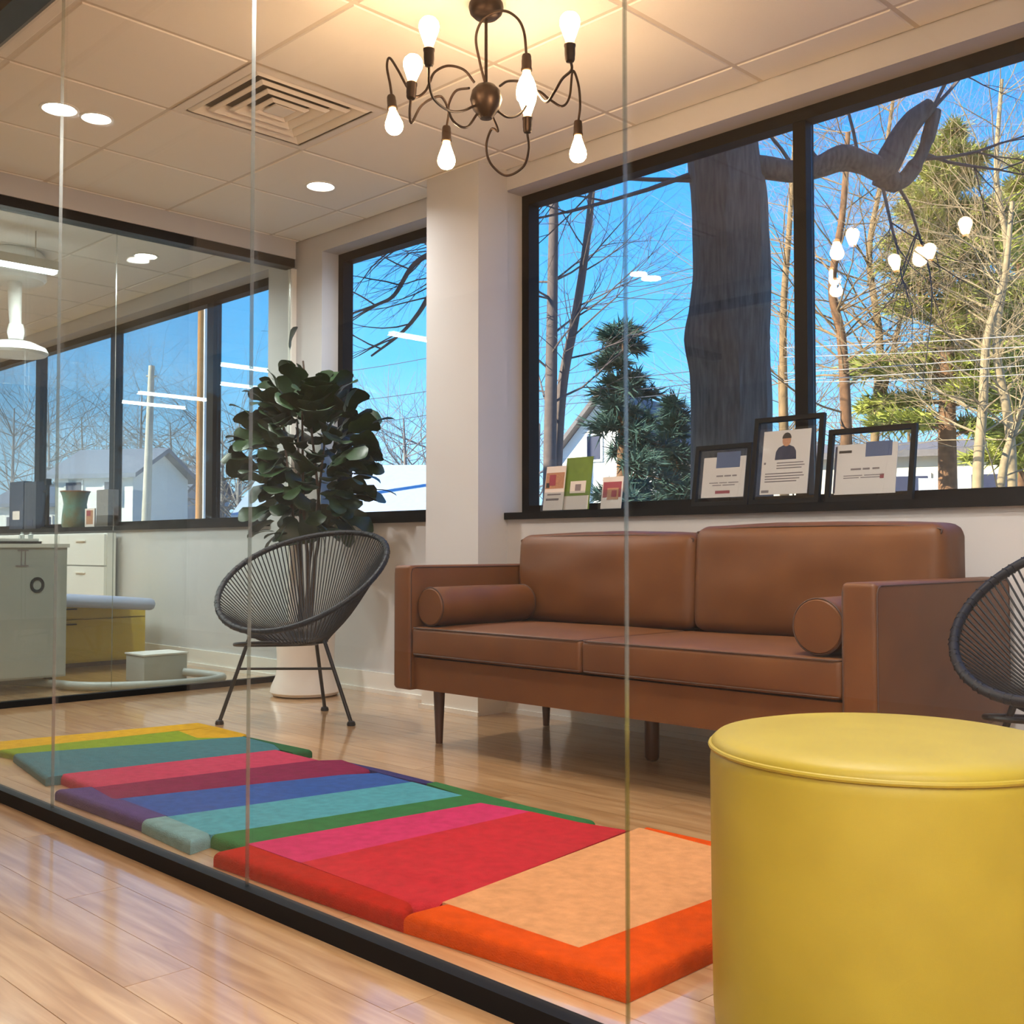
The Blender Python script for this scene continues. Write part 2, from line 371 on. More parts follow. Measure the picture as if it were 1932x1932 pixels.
for i, (x, y0, y1) in enumerate(((-8.15, 1.5, 2.72), (-9.1, 1.35, 2.25), (-10.2, 1.6, 2.4), (-10.95, 1.5, 2.3))):
    linear(x, y0, y1, 'suspended linear light in the treatment room, %s from the grey glass, reflected in its windows' % ('first', 'second', 'third', 'fourth')[i], group=G)

t = thing('ceiling_vent', (VX0+.304, VY0+.315, CZ), 'square white ceiling air vent with stepped concentric louvers', 'air vent')
cxv, cyv = VX0+.304, VY0+.315
def sqring(bm, a, za, b, zb, th=.004, hy=1.04):
    """sloped square ring between half sizes a and b"""
    for dz in (0, th):
        for k in range(4):
            p = []
            for (h, z) in ((a, za), (b, zb)):
                cs = [(-h, -h*hy), (h, -h*hy), (h, h*hy), (-h, h*hy)]
                p.append([cs[k], cs[(k+1) % 4], z+dz])
            bm.faces.new([bm.verts.new((cxv+q[0], cyv+q[1], CZ+z)) for q, z in ((p[0][0], p[0][2]), (p[0][1], p[0][2]), (p[1][1], p[1][2]), (p[1][0], p[1][2]))])
    return bm
bm = sqring(B(), .30, -.002, .262, -.004); obj('frame', bm, M_['vent'], t)
obj('duct_plate', bx(cxv-.29, cxv+.29, cyv-.3, cyv+.3, CZ+.024, CZ+.029), M_['hole'], t)
for a in (.255, .198, .141, .084):
    bm = sqring(B(), a, .0, a-.014, -.008); sqring(bm, a-.014, -.008, a-.046, .018)
    obj('louver', bm, M_['vent'], t)
obj('center_plate', bx(cxv-.045, cxv+.045, cyv-.047, cyv+.047, CZ-.004, CZ+.002), M_['vent'], t, bevel=.003)

# ------------------------------------------------------------------ chandelier
CD = 3.54                                   # depth of its stem
HUB = at(917, 188, CD); base = Vector((HUB.x, HUB.y, CZ))
ch = thing('chandelier', base, 'dark bronze chandelier of curling arms and eight glowing bulbs under the ceiling', 'chandelier')
obj('canopy', lathe(B(), [(.02, 0), (.055, 0), (.057, -.012), (.052, -.03), (.038, -.044), (.012, -.05)], base, 28), M_['iron'], ch, smooth=True)
obj('stem', tube(B(), [base-Vector((0, 0, .045)), HUB], .0052, 10), M_['iron'], ch, smooth=True)
obj('hub', lathe(B(), [(.006, -.064), (.02, -.062), (.028, -.05), (.043, -.032), (.052, 0), (.046, .027), (.03, .045), (.014, .052)], HUB, 24), M_['iron'], ch, smooth=True)
hd_ = Vector((FWD.x, FWD.y, 0)).normalized()
def cpt(q):                                 # photo pixel + offset behind the stem
    x, y, d = q; return at(x, y, CD+d)
def zz(x, y): return 640+x/3.019, y/3.019
ARMS = [  # arm path (zoom px, depth), socket end, direction
 ([(775, 600, 0), (700, 632, -.09), (620, 628, -.18), (540, 565, -.27), (513, 480, -.33), (511, 385, -.36)], (511, 330, -.36), 1),
 ([(740, 502, .0), (665, 518, .06), (625, 590, .1), (622, 660, .12), (612, 720, .12)], (611, 760, .12), -1),
 ([(770, 470, 0), (710, 398, 0), (620, 375, -.02), (545, 410, 0), (515, 470, .02), (490, 520, .04), (440, 550, .06), (390, 500, .08), (335, 400, .1), (287, 330, .1), (272, 380, .1), (290, 480, .1), (298, 540, .1)], (299, 582, .1), -1),
 ([(785, 650, 0), (725, 725, -.05), (650, 690, -.1), (600, 575, -.14), (560, 550, -.16), (470, 600, -.2), (412, 700, -.22), (402, 640, -.22), (408, 565, -.22)], (411, 520, -.22), 1),
 ([(830, 470, -.01), (800, 350, -.03), (779, 210, -.06), (825, 105, -.10), (930, 62, -.14), (1010, 100, -.18), (1052, 180, -.2), (1066, 312, -.2)], (1067, 355, -.2), -1),
 ([(868, 650, .03), (905, 745, .07), (868, 735, .09), (838, 830, .12), (862, 930, .15), (950, 1000, .17), (1048, 950, .16), (1080, 850, .14), (1072, 762, .12)], (1072, 715, .12), 1),
 ([(915, 490, 0), (965, 462, -.06), (1060, 470, -.15), (1120, 515, -.2), (1180, 580, -.26), (1225, 525, -.3), (1270, 450, -.33), (1322, 400, -.36), (1320, 350, -.37)], (1314, 305, -.37), 1),
 ([(905, 635, 0), (965, 668, .03), (1040, 640, .08), (1120, 520, .13), (1200, 568, .17), (1270, 605, .2), (1312, 550, .22), (1330, 405, .24), (1362, 480, .25), (1372, 600, .25), (1362, 690, .25)], (1360, 728, .25), -1)]
TILT = {2: (.055, -.02), 3: (-.02, .03)}
for i, (path, sk, sgn) in enumerate(ARMS):
    pts = spline([cpt((*zz(x, y), d)) for x, y, d in path], 8)
    a = obj('arm', tube(B(), pts, .0042, 8), M_['iron'], ch, smooth=True)
    s = cpt((*zz(sk[0], sk[1]), sk[2])); ax = Vector((TILT.get(i, (0, 0))[0], TILT.get(i, (0, 0))[1], sgn*.2)).normalized()
    rot = Vector((0, 0, 1)).rotation_difference(ax).to_matrix()
    def L(prof, n=18):
        bm = lathe(B(), prof, (0, 0, 0), n); bmesh.ops.transform(bm, matrix=Matrix.Translation(s) @ rot.to_4x4(), verts=bm.verts); return bm
    obj('socket', L([(.006, -.026), (.012, -.024), (.0145, -.018), (.0145, -.008), (.0155, -.006), (.0155, .018), (.017, .02), (.017, .026), (.012, .027)]), M_['iron'], ch, smooth=True)
    b_ = obj('bulb', L([(.013, .038), (.016, .046), (.0215, .062), (.0285, .082), (.030, .093), (.0275, .105), (.02, .115), (.009, .12)] if i != 4 else
              [(.013, .038), (.02, .05), (.028, .07), (.032, .092), (.03, .112), (.02, .124), (.008, .129)]), M_['bulb'], ch, smooth=2)
    obj('bulb_neck', L([(.0125, .024), (.0128, .03), (.0135, .0385)]), M_['bulbneck'], b_, smooth=True)

# ------------------------------------------------------------------ rug
rug = thing('rug', (-2.7, 1.8, 0), 'long rug of offset rainbow stripes on the wooden floor behind the front glass', 'rug')
def pile(name, h1, h2, b=.78):
    v = [int(h1[i:i+2], 16) for i in (0, 2, 4)]; g = sum(v)/3; v = [max(0, min(255, g+(q-g)*1.12))*b for q in v]
    h1, h2 = ['%02x%02x%02x' % tuple(int(q*k) for q in v) for k in (1.02, .91)]
    return mat(name, h1, 1, hex2=h2, scale=38, bump=.8, bscale=300, spec=.05)
RUG = [ # colour pair, quad on the floor (x, y), height
 ('e3b32f', 'd6a02a', [(-4.30, 1.50), (-4.165, 2.33), (-4.02, 2.33), (-4.09, 1.50)], .018),
 ('e0b02e', 'cf9b28', [(-4.02, 2.16), (-4.02, 2.33), (-3.775, 2.32), (-3.70, 2.255), (-3.82, 2.13)], .018),
 ('8aa632', '7c9a34', [(-4.09, 1.50), (-4.02, 2.16), (-3.82, 2.13), (-3.70, 2.25), (-3.955, 1.52)], .019),
 ('47808a', '3d7280', [(-3.955, 1.50), (-3.70, 2.257), (-3.47, 2.245), (-3.36, 2.20), (-3.48, 1.42)], .022),
 ('2f6a45', '275c3b', [(-3.70, 2.257), (-3.665, 2.275), (-3.285, 2.285), (-3.275, 2.20), (-3.36, 2.20), (-3.47, 2.245)], .023),
 ('cf4a6b', 'bf3f5f', [(-3.48, 1.465), (-3.36, 2.195), (-3.10, 2.19), (-3.218, 1.455)], .024),
 ('8c2a55', '7c2550', [(-3.218, 1.455), (-3.10, 2.19), (-3.06, 2.24), (-2.84, 2.20), (-2.83, 2.14), (-3.03, 1.425)], .024),
 ('5b4a86', '4a3a72', [(-3.27, 1.362), (-3.235, 1.452), (-3.03, 1.425), (-2.995, 1.44), (-2.73, 1.435), (-2.74, 1.372)], .026),
 ('3a66ae', '325a9e', [(-3.025, 1.432), (-2.83, 2.14), (-2.80, 2.19), (-2.60, 2.175), (-2.72, 1.442)], .024),
 ('3f3f77', '35366a', [(-2.84, 2.20), (-3.06, 2.24), (-2.80, 2.245), (-2.55, 2.235), (-2.55, 2.19), (-2.80, 2.19)], .024),
 ('5fb0bd', '55a2b2', [(-2.725, 1.432), (-2.60, 2.175), (-2.355, 2.158), (-2.475, 1.42)], .025),
 ('8fb8b8', '7fa9ac', [(-2.735, 1.368), (-2.728, 1.432), (-2.475, 1.42), (-2.452, 1.352)], .026),
 ('3c7f4d', '337043', [(-2.475, 1.42), (-2.355, 2.158), (-2.55, 2.19), (-2.55, 2.24), (-2.13, 2.21), (-1.90, 2.215), (-1.90, 2.14), (-2.239, 2.119), (-2.325, 1.425)], .025),
 ('e04074', 'd0386a', [(-2.325, 1.432), (-2.239, 2.119), (-2.07, 2.145), (-2.10, 1.432)], .028),
 ('d63440', 'c92c3a', [(-2.10, 1.432), (-2.07, 2.145), (-1.90, 2.15), (-1.76, 2.19), (-1.662, 1.455), (-1.70, 1.425)], .028),
 ('c4281f', 'b3231c', [(-2.325, 1.342), (-2.325, 1.43), (-1.70, 1.425), (-1.665, 1.372)], .028),
 ('ffb27c', 'fb9a63', [(-1.657, 1.465), (-1.745, 2.205), (-1.28, 2.17), (-1.30, 1.47)], .031),
 ('ff5a14', 'f2500f', [(-1.665, 1.372), (-1.657, 1.465), (-1.30, 1.47), (-1.28, 2.17), (-1.745, 2.205), (-1.755, 2.238), (-1.16, 2.245), (-1.15, 1.418)], .031)]
def inside(p, q):
    c = False
    for (x0, y0), (x1, y1) in zip(q, q[1:]+q[:1]):
        if (y0 > p.y) != (y1 > p.y) and p.x < x0+(p.y-y0)/(y1-y0)*(x1-x0): c = not c
    return c
for i, (c1, c2, q, h) in enumerate(RUG):
    h *= 1.3
    bm = prism(B(), q, .0005, h)
    bmesh.ops.recalc_face_normals(bm, faces=bm.faces)
    es_ = []
    for e_ in bm.edges:                     # only the outer edges of the rug are rounded
        a, b = e_.verts[0].co, e_.verts[1].co
        if a.z < h-.001 or b.z < h-.001: continue
        m = (a+b)/2; nrm = Vector((b.y-a.y, a.x-b.x, 0)).normalized()*.012; cnt_ = 0
        for k, (_, _, q2, _) in enumerate(RUG):
            if k != i and any(inside(m+nrm*s_, q2) for s_ in (-1, 1)): cnt_ += 1
        if not cnt_: es_.append(e_)
    if es_: bmesh.ops.bevel(bm, geom=es_, offset=h*.5, segments=5, affect='EDGES', profile=.5)
    obj('stripe', bm, pile('pile_%s' % c1, c1, c2), rug, smooth=True)

# ------------------------------------------------------------------ sofa
YF, YK = 2.645, 3.535
sf = thing('sofa', (-2.3, 3.1, 0), 'cognac brown leather sofa with two back cushions and bolsters below the window', 'sofa')
ZB = .215
for nm, a, b, zt in (('armrest', -3.277, -3.18, .682), ('armrest', -1.424, -1.326, .655)):
    bm = bx(a, b, YF, YK, ZB, zt); bmesh.ops.bevel(bm, geom=bm.edges[:], offset=.014, segments=4, affect='EDGES', profile=.5)
    arm = obj(nm, bm, M_['leather'], sf, smooth=True)
    for x in (a+.001, b-.001):
        lp = [(x, YF+.008, ZB+.01), (x, YF+.008, zt-.03), (x, YF+.014, zt-.014), (x, YF+.03, zt-.008), (x, YK-.03, zt-.008), (x, YK-.014, zt-.014), (x, YK-.008, zt-.03), (x, YK-.008, ZB+.01)]
        obj('piping', tube(B(), lp, .0026, 6), M_['piping'], arm, smooth=True)
bm = bx(-3.179, -1.425, YF+.022, YK-.01, ZB+.005, .338); obj('seat_base', bm, M_['leather'], sf, bevel=.012, seg=3, smooth=True)
bm = bx(-3.179, -1.425, 3.40, YK-.005, .339, .645); obj('back_frame', bm, M_['leather'], sf, bevel=.02, seg=3, smooth=True)
XM = -2.335
for i, (a, b) in enumerate(((-3.176, XM-.002), (XM+.002, -1.428))):
    s = obj('seat_cushion', cushion(a, b, YF+.004, 3.24, .345, .452, (.004, .006, .014), 8, .016, i), M_['leather'], sf, smooth=2)
    for z in (.352, .449):
        obj('piping', tube(B(), [(a+.004, 3.2, z), (a+.004, YF+.022, z), (a+.009, YF+.009, z), (a+.02, YF+.004, z), (b-.02, YF+.004, z), (b-.009, YF+.009, z), (b-.004, YF+.022, z), (b-.004, 3.2, z)], .0026, 6), M_['piping'], s, smooth=True)
for i, (a, b, z) in enumerate(((-3.172, -2.30, .80), (-2.296, -1.40, .822))):
    bm = cushion(a, b, 3.19, 3.385, .455, z, (.012, .028, .012), 9, .04, i+7)
    for v in bm.verts: v.co.y += (v.co.z-.455)*.06
    s = obj('back_cushion', bm, M_['leather'], sf, smooth=2)
    yy = 3.212
    lp = [(a+.012, yy, .50), (a+.012, yy+.014, z-.06), (a+.05, yy+.016, z-.014), ((a+b)/2, yy+.014, z-.004), (b-.05, yy+.016, z-.014), (b-.012, yy+.014, z-.06), (b-.012, yy, .50)]
    obj('piping', tube(B(), spline(lp, 6), .0032, 6), M_['piping'], s, smooth=True)
for x, r in ((-3.098, .073), (-1.508, .078)):
    z = .456+r
    s = obj('bolster', lathe(B(), [(.02, -.003), (r*.9, .0), (r*.98, .008), (r, .03), (r*1.02, .25), (r, .47), (r*.97, .492), (r*.88, .5), (.02, .503)], (x, 2.672, z), 32, axis='y'), M_['leather'], sf, smooth=True)
    for y in (2.678, 3.166): obj('piping', tube(B(), [(x+r*.97*math.cos(q*PI/16), y, z+r*.97*math.sin(q*PI/16)) for q in range(32)], .0028, 6, True), M_['piping'], s, smooth=True)
for x, y in ((-3.188, 2.80), (-3.188, 3.40), (-1.43, 2.80), (-1.43, 3.40)):
    obj('leg', lathe(B(), [(.0135, 0), (.014, .004), (.023, ZB-.004), (.024, ZB+.006)], (x, y, 0), 16), M_['walnut'], sf, smooth=True)
obj('center_leg', lathe(B(), [(.006, 0), (.02, .005), (.026, .016), (.027, ZB-.004), (.027, ZB+.006)], (-2.389, 3.09, 0), 16), M_['walnut'], sf, smooth=True)

# ------------------------------------------------------------------ yellow pouf
px_, py_, r = -.798, 1.621, .268
ot = thing('pouf', (px_, py_, 0), 'round yellow vinyl pouf standing close behind the front glass', 'pouf')
obj('body', lathe(B(), [(r-.012, 0), (r-.004, .006), (r-.002, .03), (r, .2), (r+.001, .412), (r-.001, .428), (r-.006, .434)], (px_, py_, 0), 64), M_['yellow'], ot, smooth=True)
obj('seat_top', lathe(B(), [(r-.006, .431), (r-.001, .436), (r-.002, .442), (r-.010, .449), (r-.04, .455), (r-.1, .459), (r-.18, .461), (.01, .462)], (px_, py_, 0), 64), M_['yellow'], ot, smooth=True)
obj('piping', tube(B(), [(px_+r*math.cos(k*PI/40), py_+r*math.sin(k*PI/40), .4335) for k in range(80)], .0042, 8, True), M_['yellow'], ot, smooth=True)

# ------------------------------------------------------------------ string chairs (built facing -y, rim centre over the root)
def string_chair():
    root = thing('string_chair', (0, 0, 0), 'black string lounge chair with round tilted shell in front of the potted fig', 'chair', 'black string lounge chairs')
    C0 = Vector((0, 0, .632)); rr = []; n = 120
    for k in range(n):
        a = 2*PI*k/n; x = .372*math.cos(a); s = math.sin(a)        # s=-1 front
        rr.append(Vector((x*(1-.06*s), .33*s, C0.z + .205*s + .018*math.cos(2*a))))
    obj('rim', tube(B(), rr, .0125, 10, True), M_['cord'], root, smooth=True)
    ap = Vector((0, .02, .345)); cd = B(); nc = 116
    for k in range(nc):
        a = 2*PI*(k+.5)/nc; i = (k+.5)/nc*n; p = rr[int(i) % n].lerp(rr[(int(i)+1) % n], i % 1)
        q = ap + Vector((.085*math.cos(a), .085*math.sin(a), 0)); mid = p.lerp(q, .55) - Vector((0, 0, .028))
        tube(cd, spline([p, mid, q], 4), .003, 5)
    obj('cord_webbing', cd, M_['cord'], root, kind='stuff', smooth=True)
    wr = B()
    for k in range(150):
        i = k/150*n; p = rr[int(i) % n]; t_ = (rr[(int(i)+1) % n]-p).normalized(); nn = t_.orthogonal().normalized(); b2 = t_.cross(nn)
        if k % 2 == 0: tube(wr, [p + t_*(j*.0006) + (nn*math.cos(j*PI/3)+b2*math.sin(j*PI/3))*.0128 for j in range(7)], .0022, 4)
    obj('rim_wrap', wr, M_['cord'], root, kind='stuff')
    obj('bottom_ring', tube(B(), [ap+Vector((.085*math.cos(k*PI/12), .085*math.sin(k*PI/12), 0)) for k in range(24)], .007, 8, True), M_['steelblk'], root, smooth=True)
    hoop = [Vector((-.085+.165*math.cos(k*PI/20), -.085+.185*math.sin(k*PI/20), .338-.02*math.sin(k*PI/20-.6))) for k in range(40)]
    obj('base_hoop', tube(B(), hoop, .0075, 8, True), M_['steelblk'], root, smooth=True)
    feet = [(-.285, -.205), (.240, .0), (-.105, .315)]
    tops = [(-.17, -.155, .37), (.10, .0, .36), (-.03, .13, .35)]
    for k, tp in ((20, tops[0]), (36, tops[1]), (10, tops[2])):
        obj('strut', tube(B(), [hoop[k], tp, ap], .006, 6), M_['steelblk'], root, smooth=True)
    for f, tp in zip(feet, tops):
        lg = obj('leg', tube(B(), [tp, (f[0], f[1], .012)], .0085, 10), M_['steelblk'], root, smooth=True)
        obj('foot_cap', lathe(B(), [(.017, 0), (.019, .004), (.016, .016), (.009, .02)], (f[0], f[1], 0), 14), M_['cord'], lg, smooth=True)
    def lp_(i, z): f, tp = feet[i], tops[i]; k = (tp[2]-z)/(tp[2]-.012); return (tp[0]+(f[0]-tp[0])*k, tp[1]+(f[1]-tp[1])*k, z)
    for a, b in ((0, 1),): obj('crossbar', tube(B(), [lp_(a, .235), lp_(b, .235)], .0055, 8), M_['steelblk'], root, smooth=True)
    return root
ch1 = string_chair(); ch1.location = (-3.99, 2.73, 0); ch1.rotation_euler = (0, 0, .36)
dup(ch1, (-.80, 2.80, 0), -.35, 'black string lounge chair beside the sofa, mostly cut off behind the yellow pouf')

# ------------------------------------------------------------------ potted fiddle leaf fig
fx, fy = -4.73, 3.245
fg = thing('fiddle_leaf_fig', (fx, fy, 0), 'leafy green fiddle leaf fig in a white planter behind the string chair', 'plant')
obj('planter', lathe(B(), [(.12, 0), (.165, .005), (.178, .02), (.172, .05), (.15, .10), (.143, .16), (.15, .30), (.158, .36), (.15, .362), (.146, .33), (.05, .325)], (fx, fy, 0), 36), M_['pot'], fg, smooth=True)
obj('soil', lathe(B(), [(.143, .326), (.143, .338), (.09, .345), (.01, .347)], (fx, fy, 0), 24), M_['soil'], fg)
lf = B(); pr = [(0, .004), (.08, .16), (.2, .26), (.38, .23), (.55, .30), (.75, .42), (.9, .33), (.97, .16), (1.0, .02)]
rows_ = []
for u, w in pr:
    z = .10*math.sin(u*2.6)-.12*u*u; rows_.append([lf.verts.new((s*w, u, z + abs(s)*.10*w + .02*math.sin(u*17)*abs(s))) for s in (-1, -.5, 0, .5, 1)])
for A, C in zip(rows_, rows_[1:]):
    for k in range(4): lf.faces.new((A[k], A[k+1], C[k+1], C[k]))
leaf0 = obj('leaf', lf, M_['leaf'], fg, smooth=2, keep=True)
rn = random.Random(11); first = True; stems = []
for k in range(5):
    a = k*2*PI/5+.4; top = Vector((fx+.17*math.cos(a)*rn.uniform(.5, 1.1), fy+.13*math.sin(a), 1.28+rn.uniform(-.1, .32)))
    if k == 0: top = Vector((fx-.04, fy, 1.72))
    s = spline([(fx+.03*math.cos(a), fy+.03*math.sin(a), .33), (fx+.04*math.cos(a+.5), fy+.035*math.sin(a+.5), .62), (fx+.08*math.cos(a), fy+.07*math.sin(a), .95), top], 6)
    stems.append(s); obj('stem', tube(B(), s, [.013-.0085*i/len(s) for i in range(len(s))], 8), M_['stem'], fg, smooth=True)
cnt = 0; tries = 0
while cnt < 280 and tries < 5000:
    tries += 1
    # crown of the photo: wide in the middle, drawn up to the left top
    v = Vector((rn.gauss(0, 1), rn.gauss(0, 1), rn.gauss(0, 1))).normalized()*rn.uniform(.22, 1)**.5
    p = Vector((fx+.02+v.x*.33, fy+v.y*.27, 1.225+v.z*.43))
    p.x -= max(0, p.z-1.35)*.22
    if p.y > 3.52 or p.z < .84: continue
    outw = Vector((v.x, v.y, v.z*.5+.15)).normalized()
    d = (outw + Vector((rn.uniform(-.6, .6), rn.uniform(-.6, .6), rn.uniform(-.55, .5)))).normalized()
    s = rn.uniform(.11, .175)
    q = d.to_track_quat('Y', 'Z').to_euler(); q.rotate_axis('Y', rn.uniform(-.8, .8))
    if first: o = leaf0; o.location = p-wloc(fg); o.rotation_euler = q; o.scale = (s, s, s); first = False
    else: place(leaf0, fg, p, q, (s, s, s))
    cnt += 1
for x, y, rz in ((492, 1000, 2.2), (500, 1003, 2.6), (525, 1006, 2.9), (530, 660, 1.4), (455, 785, 2.5), (452, 835, 2.8), (448, 912, 2.9), (720, 800, .3), (722, 925, -.2)):
    p = at(x+ (18 if x < 600 else -18), y, 5.45); q = Vector((math.cos(rz)*.72, math.cos(rz)*.7, math.sin(rz)*.8 if y < 980 else -.15)).to_track_quat('Y', 'Z').to_euler()
    place(leaf0, fg, p, q, (.12, .12, .12))

# ------------------------------------------------------------------ things on the window sill
ZI = ZS+.031
def plate(bm, O, U, V, Nn, u0, u1, v0, v1, n0, n1, mi=0):
    vs = [bm.verts.new(O+U*u+V*v+Nn*n) for u in (u0, u1) for v in (v0, v1) for n in (n0, n1)]
    for f in ((0, 1, 3, 2), (4, 6, 7, 5), (0, 4, 5, 1), (2, 3, 7, 6), (0, 2, 6, 4), (1, 5, 7, 3)): bm.faces.new([vs[i] for i in f]).material_index = mi
    return bm
def frame_stand(x0, x1, h, y, label, art, lean=.16):
    O = Vector((x0, y, ZI)); U = Vector((1, 0, 0)); V = Vector((0, math.sin(lean), math.cos(lean))); Nn = U.cross(V)
    w = x1-x0; t = thing('document_frame', ((x0+x1)/2, y, ZI), label, 'picture frame')
    b = B(); e_ = .018
    for u0, u1, v0, v1 in ((0, w, 0, e_), (0, w, h-e_, h), (0, e_, e_, h-e_), (w-e_, w, e_, h-e_)): plate(b, O, U, V, Nn, u0, u1, v0, v1, -.009, .009)
    obj('frame', b, M_['dark'], t)
    obj('glazing', plate(B(), O, U, V, Nn, e_, w-e_, e_, h-e_, .001, .003), M_['acry'], t)
    u0, u1, v0, v1 = art['paper']; pp = obj('document', plate(B(), O, U, V, Nn, u0*w, u1*w, v0*h, v1*h, -.002, .0006), M_['paper'], t)
    for nm, m, u0, u1, v0, v1 in art['marks']: obj(nm, plate(B(), O, U, V, Nn, u0*w, u1*w, v0*h, v1*h, -.0005, .0009), M_[m], pp)
    if 'person' in art:
        pu, pv, k = art['person']; c = O+U*(pu*w)+V*(pv*h)
        def poly(nm, pts, m, lift):
            bm = B(); a = [bm.verts.new(c+U*x*k+V*y*k+Nn*lift) for x, y in pts]; b2 = [bm.verts.new(c+U*x*k+V*y*k-Nn*.0001) for x, y in pts]
            bm.faces.new(a); bm.faces.new(b2[::-1]); n = len(pts)
            for i in range(n): bm.faces.new((a[i], b2[i], b2[(i+1) % n], a[(i+1) % n]))
            obj(nm, bm, M_[m], pp)
        poly('portrait_shirt', [(-.5, -.1), (.5, -.1), (.47, .25), (.36, .42), (.12, .52), (-.12, .52), (-.36, .42), (-.47, .25)], 'navy', .001)
        poly('portrait_face', [(.2*math.cos(a*PI/8), .72+.26*math.sin(a*PI/8)) for a in range(16)], 'skin', .0012)
        poly('portrait_hair', [(.215*math.cos(a*PI/8), .8+.25*math.sin(a*PI/8)) for a in range(9)], 'blackink', .0014)
    # strut leaning back to the sill
    st = B(); tube(st, [O+U*(w/2)+V*(h*.7)-Nn*.006, Vector((x0+w/2, y+.075, ZI))], .003, 6); obj('easel_strut', st, M_['dark'], t)
    return t
words = lambda v0, v1, *sp: [('text_line', 'ink', a, b, v0, v1) for a, b in sp]
frame_stand(-2.578, -2.318, .245, 3.60, 'small black document frame at the left of the three, red line at the bottom', dict(paper=(.15, .9, .14, .80),
    marks=[('photo', 'blueprint', .38, .80, .62, .88)] + words(.475, .50, (.40, .52), (.54, .66), (.68, .76)) + words(.37, .385, (.28, .44), (.46, .6), (.62, .8)) + words(.33, .345, (.34, .5), (.52, .74)) + [('text_line', 'redink', .40, .66, .20, .25)]))
frame_stand(-2.305, -2.012, .335, 3.588, 'tall black frame holding a portrait page, middle of three on the sill', dict(paper=(.14, .82, .11, .84),
    marks=words(.46, .472, (.36, .74)) + words(.43, .442, (.36, .76)) + words(.40, .412, (.36, .72)) + words(.34, .352, (.2, .74)) + words(.31, .322, (.2, .76)) + words(.28, .292, (.2, .70)) + words(.25, .262, (.2, .66)) + [('bullet_mark', 'ink', .17, .2, .455, .48), ('text_line', 'ink', .16, .27, .13, .16)], person=(.48, .53, .09)))
frame_stand(-1.998, -1.668, .268, 3.604, 'wide black document frame right of the window mullion, dark blue photo in its corner', dict(paper=(.10, .80, .10, .78),
    marks=[('photo', 'blueprint', .44, .74, .60, .80), ('binding_strip', 'navy', .085, .11, .12, .76), ('text_line', 'blackink', .13, .28, .665, .70)] + words(.425, .45, (.28, .40), (.42, .50), (.53, .61)) + words(.345, .357, (.2, .42), (.44, .66)) + words(.315, .327, (.2, .38), (.4, .62)) + [('seal_mark', 'redink', .62, .665, .30, .36)]))
def brochure(x0, x1, h, y, label, art):
    O = Vector((x0, y, ZI)); U = Vector((1, 0, 0)); V = Vector((0, .15, .9887)); Nn = U.cross(V); w = x1-x0
    t = thing('leaflet_holder', ((x0+x1)/2, y, ZI), label, 'leaflet holder')
    b = plate(B(), O, U, V, Nn, 0, w, 0, h, -.016, -.014); plate(b, O, U, V, Nn, 0, w, 0, .085, .012, .014); plate(b, O, U, V, Nn, 0, w, 0, .003, -.016, .014); obj('holder', b, M_['acry'], t)
    for nm, m, u0, u1, v0, v1, d in art:
        if nm == 'leaflet': cur = obj(nm, plate(B(), O, U, V, Nn, u0*w, u1*w, v0*h, v1*h, d-.003, d), M_[m], t)
        else: obj(nm, plate(B(), O, U, V, Nn, u0*w, u1*w, v0*h, v1*h, d-.0005, d+.0006), M_[m], cur)
    return t
brochure(-3.40, -3.125, .245, 3.60, 'clear leaflet holder with a tall green leaflet near the column', [('leaflet', 'green', .42, .98, .03, .99, -.006), ('print_photo', 'paper', .55, .88, .33, .55, -.006), ('print_photo', 'ink', .66, .78, .37, .49, -.005), ('print_panel', 'paper', .44, .96, .03, .28, -.006),
    ('leaflet', 'paper', .03, .46, .02, .84, .006), ('print_photo', 'skin', .04, .44, .42, .72, .006), ('print_photo', 'redink', .12, .26, .48, .68, .007), ('print_photo', 'blackink', .06, .13, .44, .53, .007), ('text_line', 'ink', .1, .4, .30, .325, .006), ('text_line', 'ink', .08, .36, .2, .24, .006)])
brochure(-3.06, -2.935, .15, 3.60, 'small clear leaflet holder with a red and pink leaflet behind the glass joint', [('leaflet', 'paper', .05, .95, .02, .95, .004), ('print_photo', 'redink', .1, .9, .35, .8, .004), ('print_photo', 'skin', .3, .8, .28, .62, .005), ('print_photo', 'redink', .5, .72, .36, .55, .006)])

# ------------------------------------------------------------------ back room behind the grey glass
t = thing('equipment_cabinet', (-6.15, 2.1, 0), 'tall grey equipment cabinet with a round dark ring on its side behind the back glass', 'cabinet')
obj('body', bx(-6.45, -5.90, 1.65, 2.506, .06, .752), M_['grey'], t, bevel=.006)
obj('top_panel', bx(-6.46, -5.89, 1.64, 2.516, .752, .772), M_['white'], t, bevel=.004)
obj('lower_panel', bx(-5.9, -5.893, 1.66, 2.50, .07, .165), M_['grey'], t, bevel=.002)
obj('ring_emblem', tube(B(), [(-5.899, 2.348+.030*math.cos(k*PI/12), .553+.034*math.sin(k*PI/12)) for k in range(24)], .0085, 8, True), M_['dark'], t, smooth=True)
b = B(); box(b, -5.9, -5.896, 2.245, 2.30, .733, .74); box(b, -5.9, -5.896, 2.262, 2.266, .66, .733); box(b, -5.9, -5.896, 2.282, 2.286, .66, .733); box(b, -5.9, -5.896, 2.235, 2.30, .652, .66); obj('label_print', b, M_['ink'], t)
for x in (-6.38, -5.97):
    for y in (1.72, 2.44): obj('caster', lathe(B(), [(.012, -.018), (.028, -.016), (.03, 0), (.028, .016), (.012, .018)], (x, y, .03), 16, axis='y'), M_['dark'], t, smooth=True)
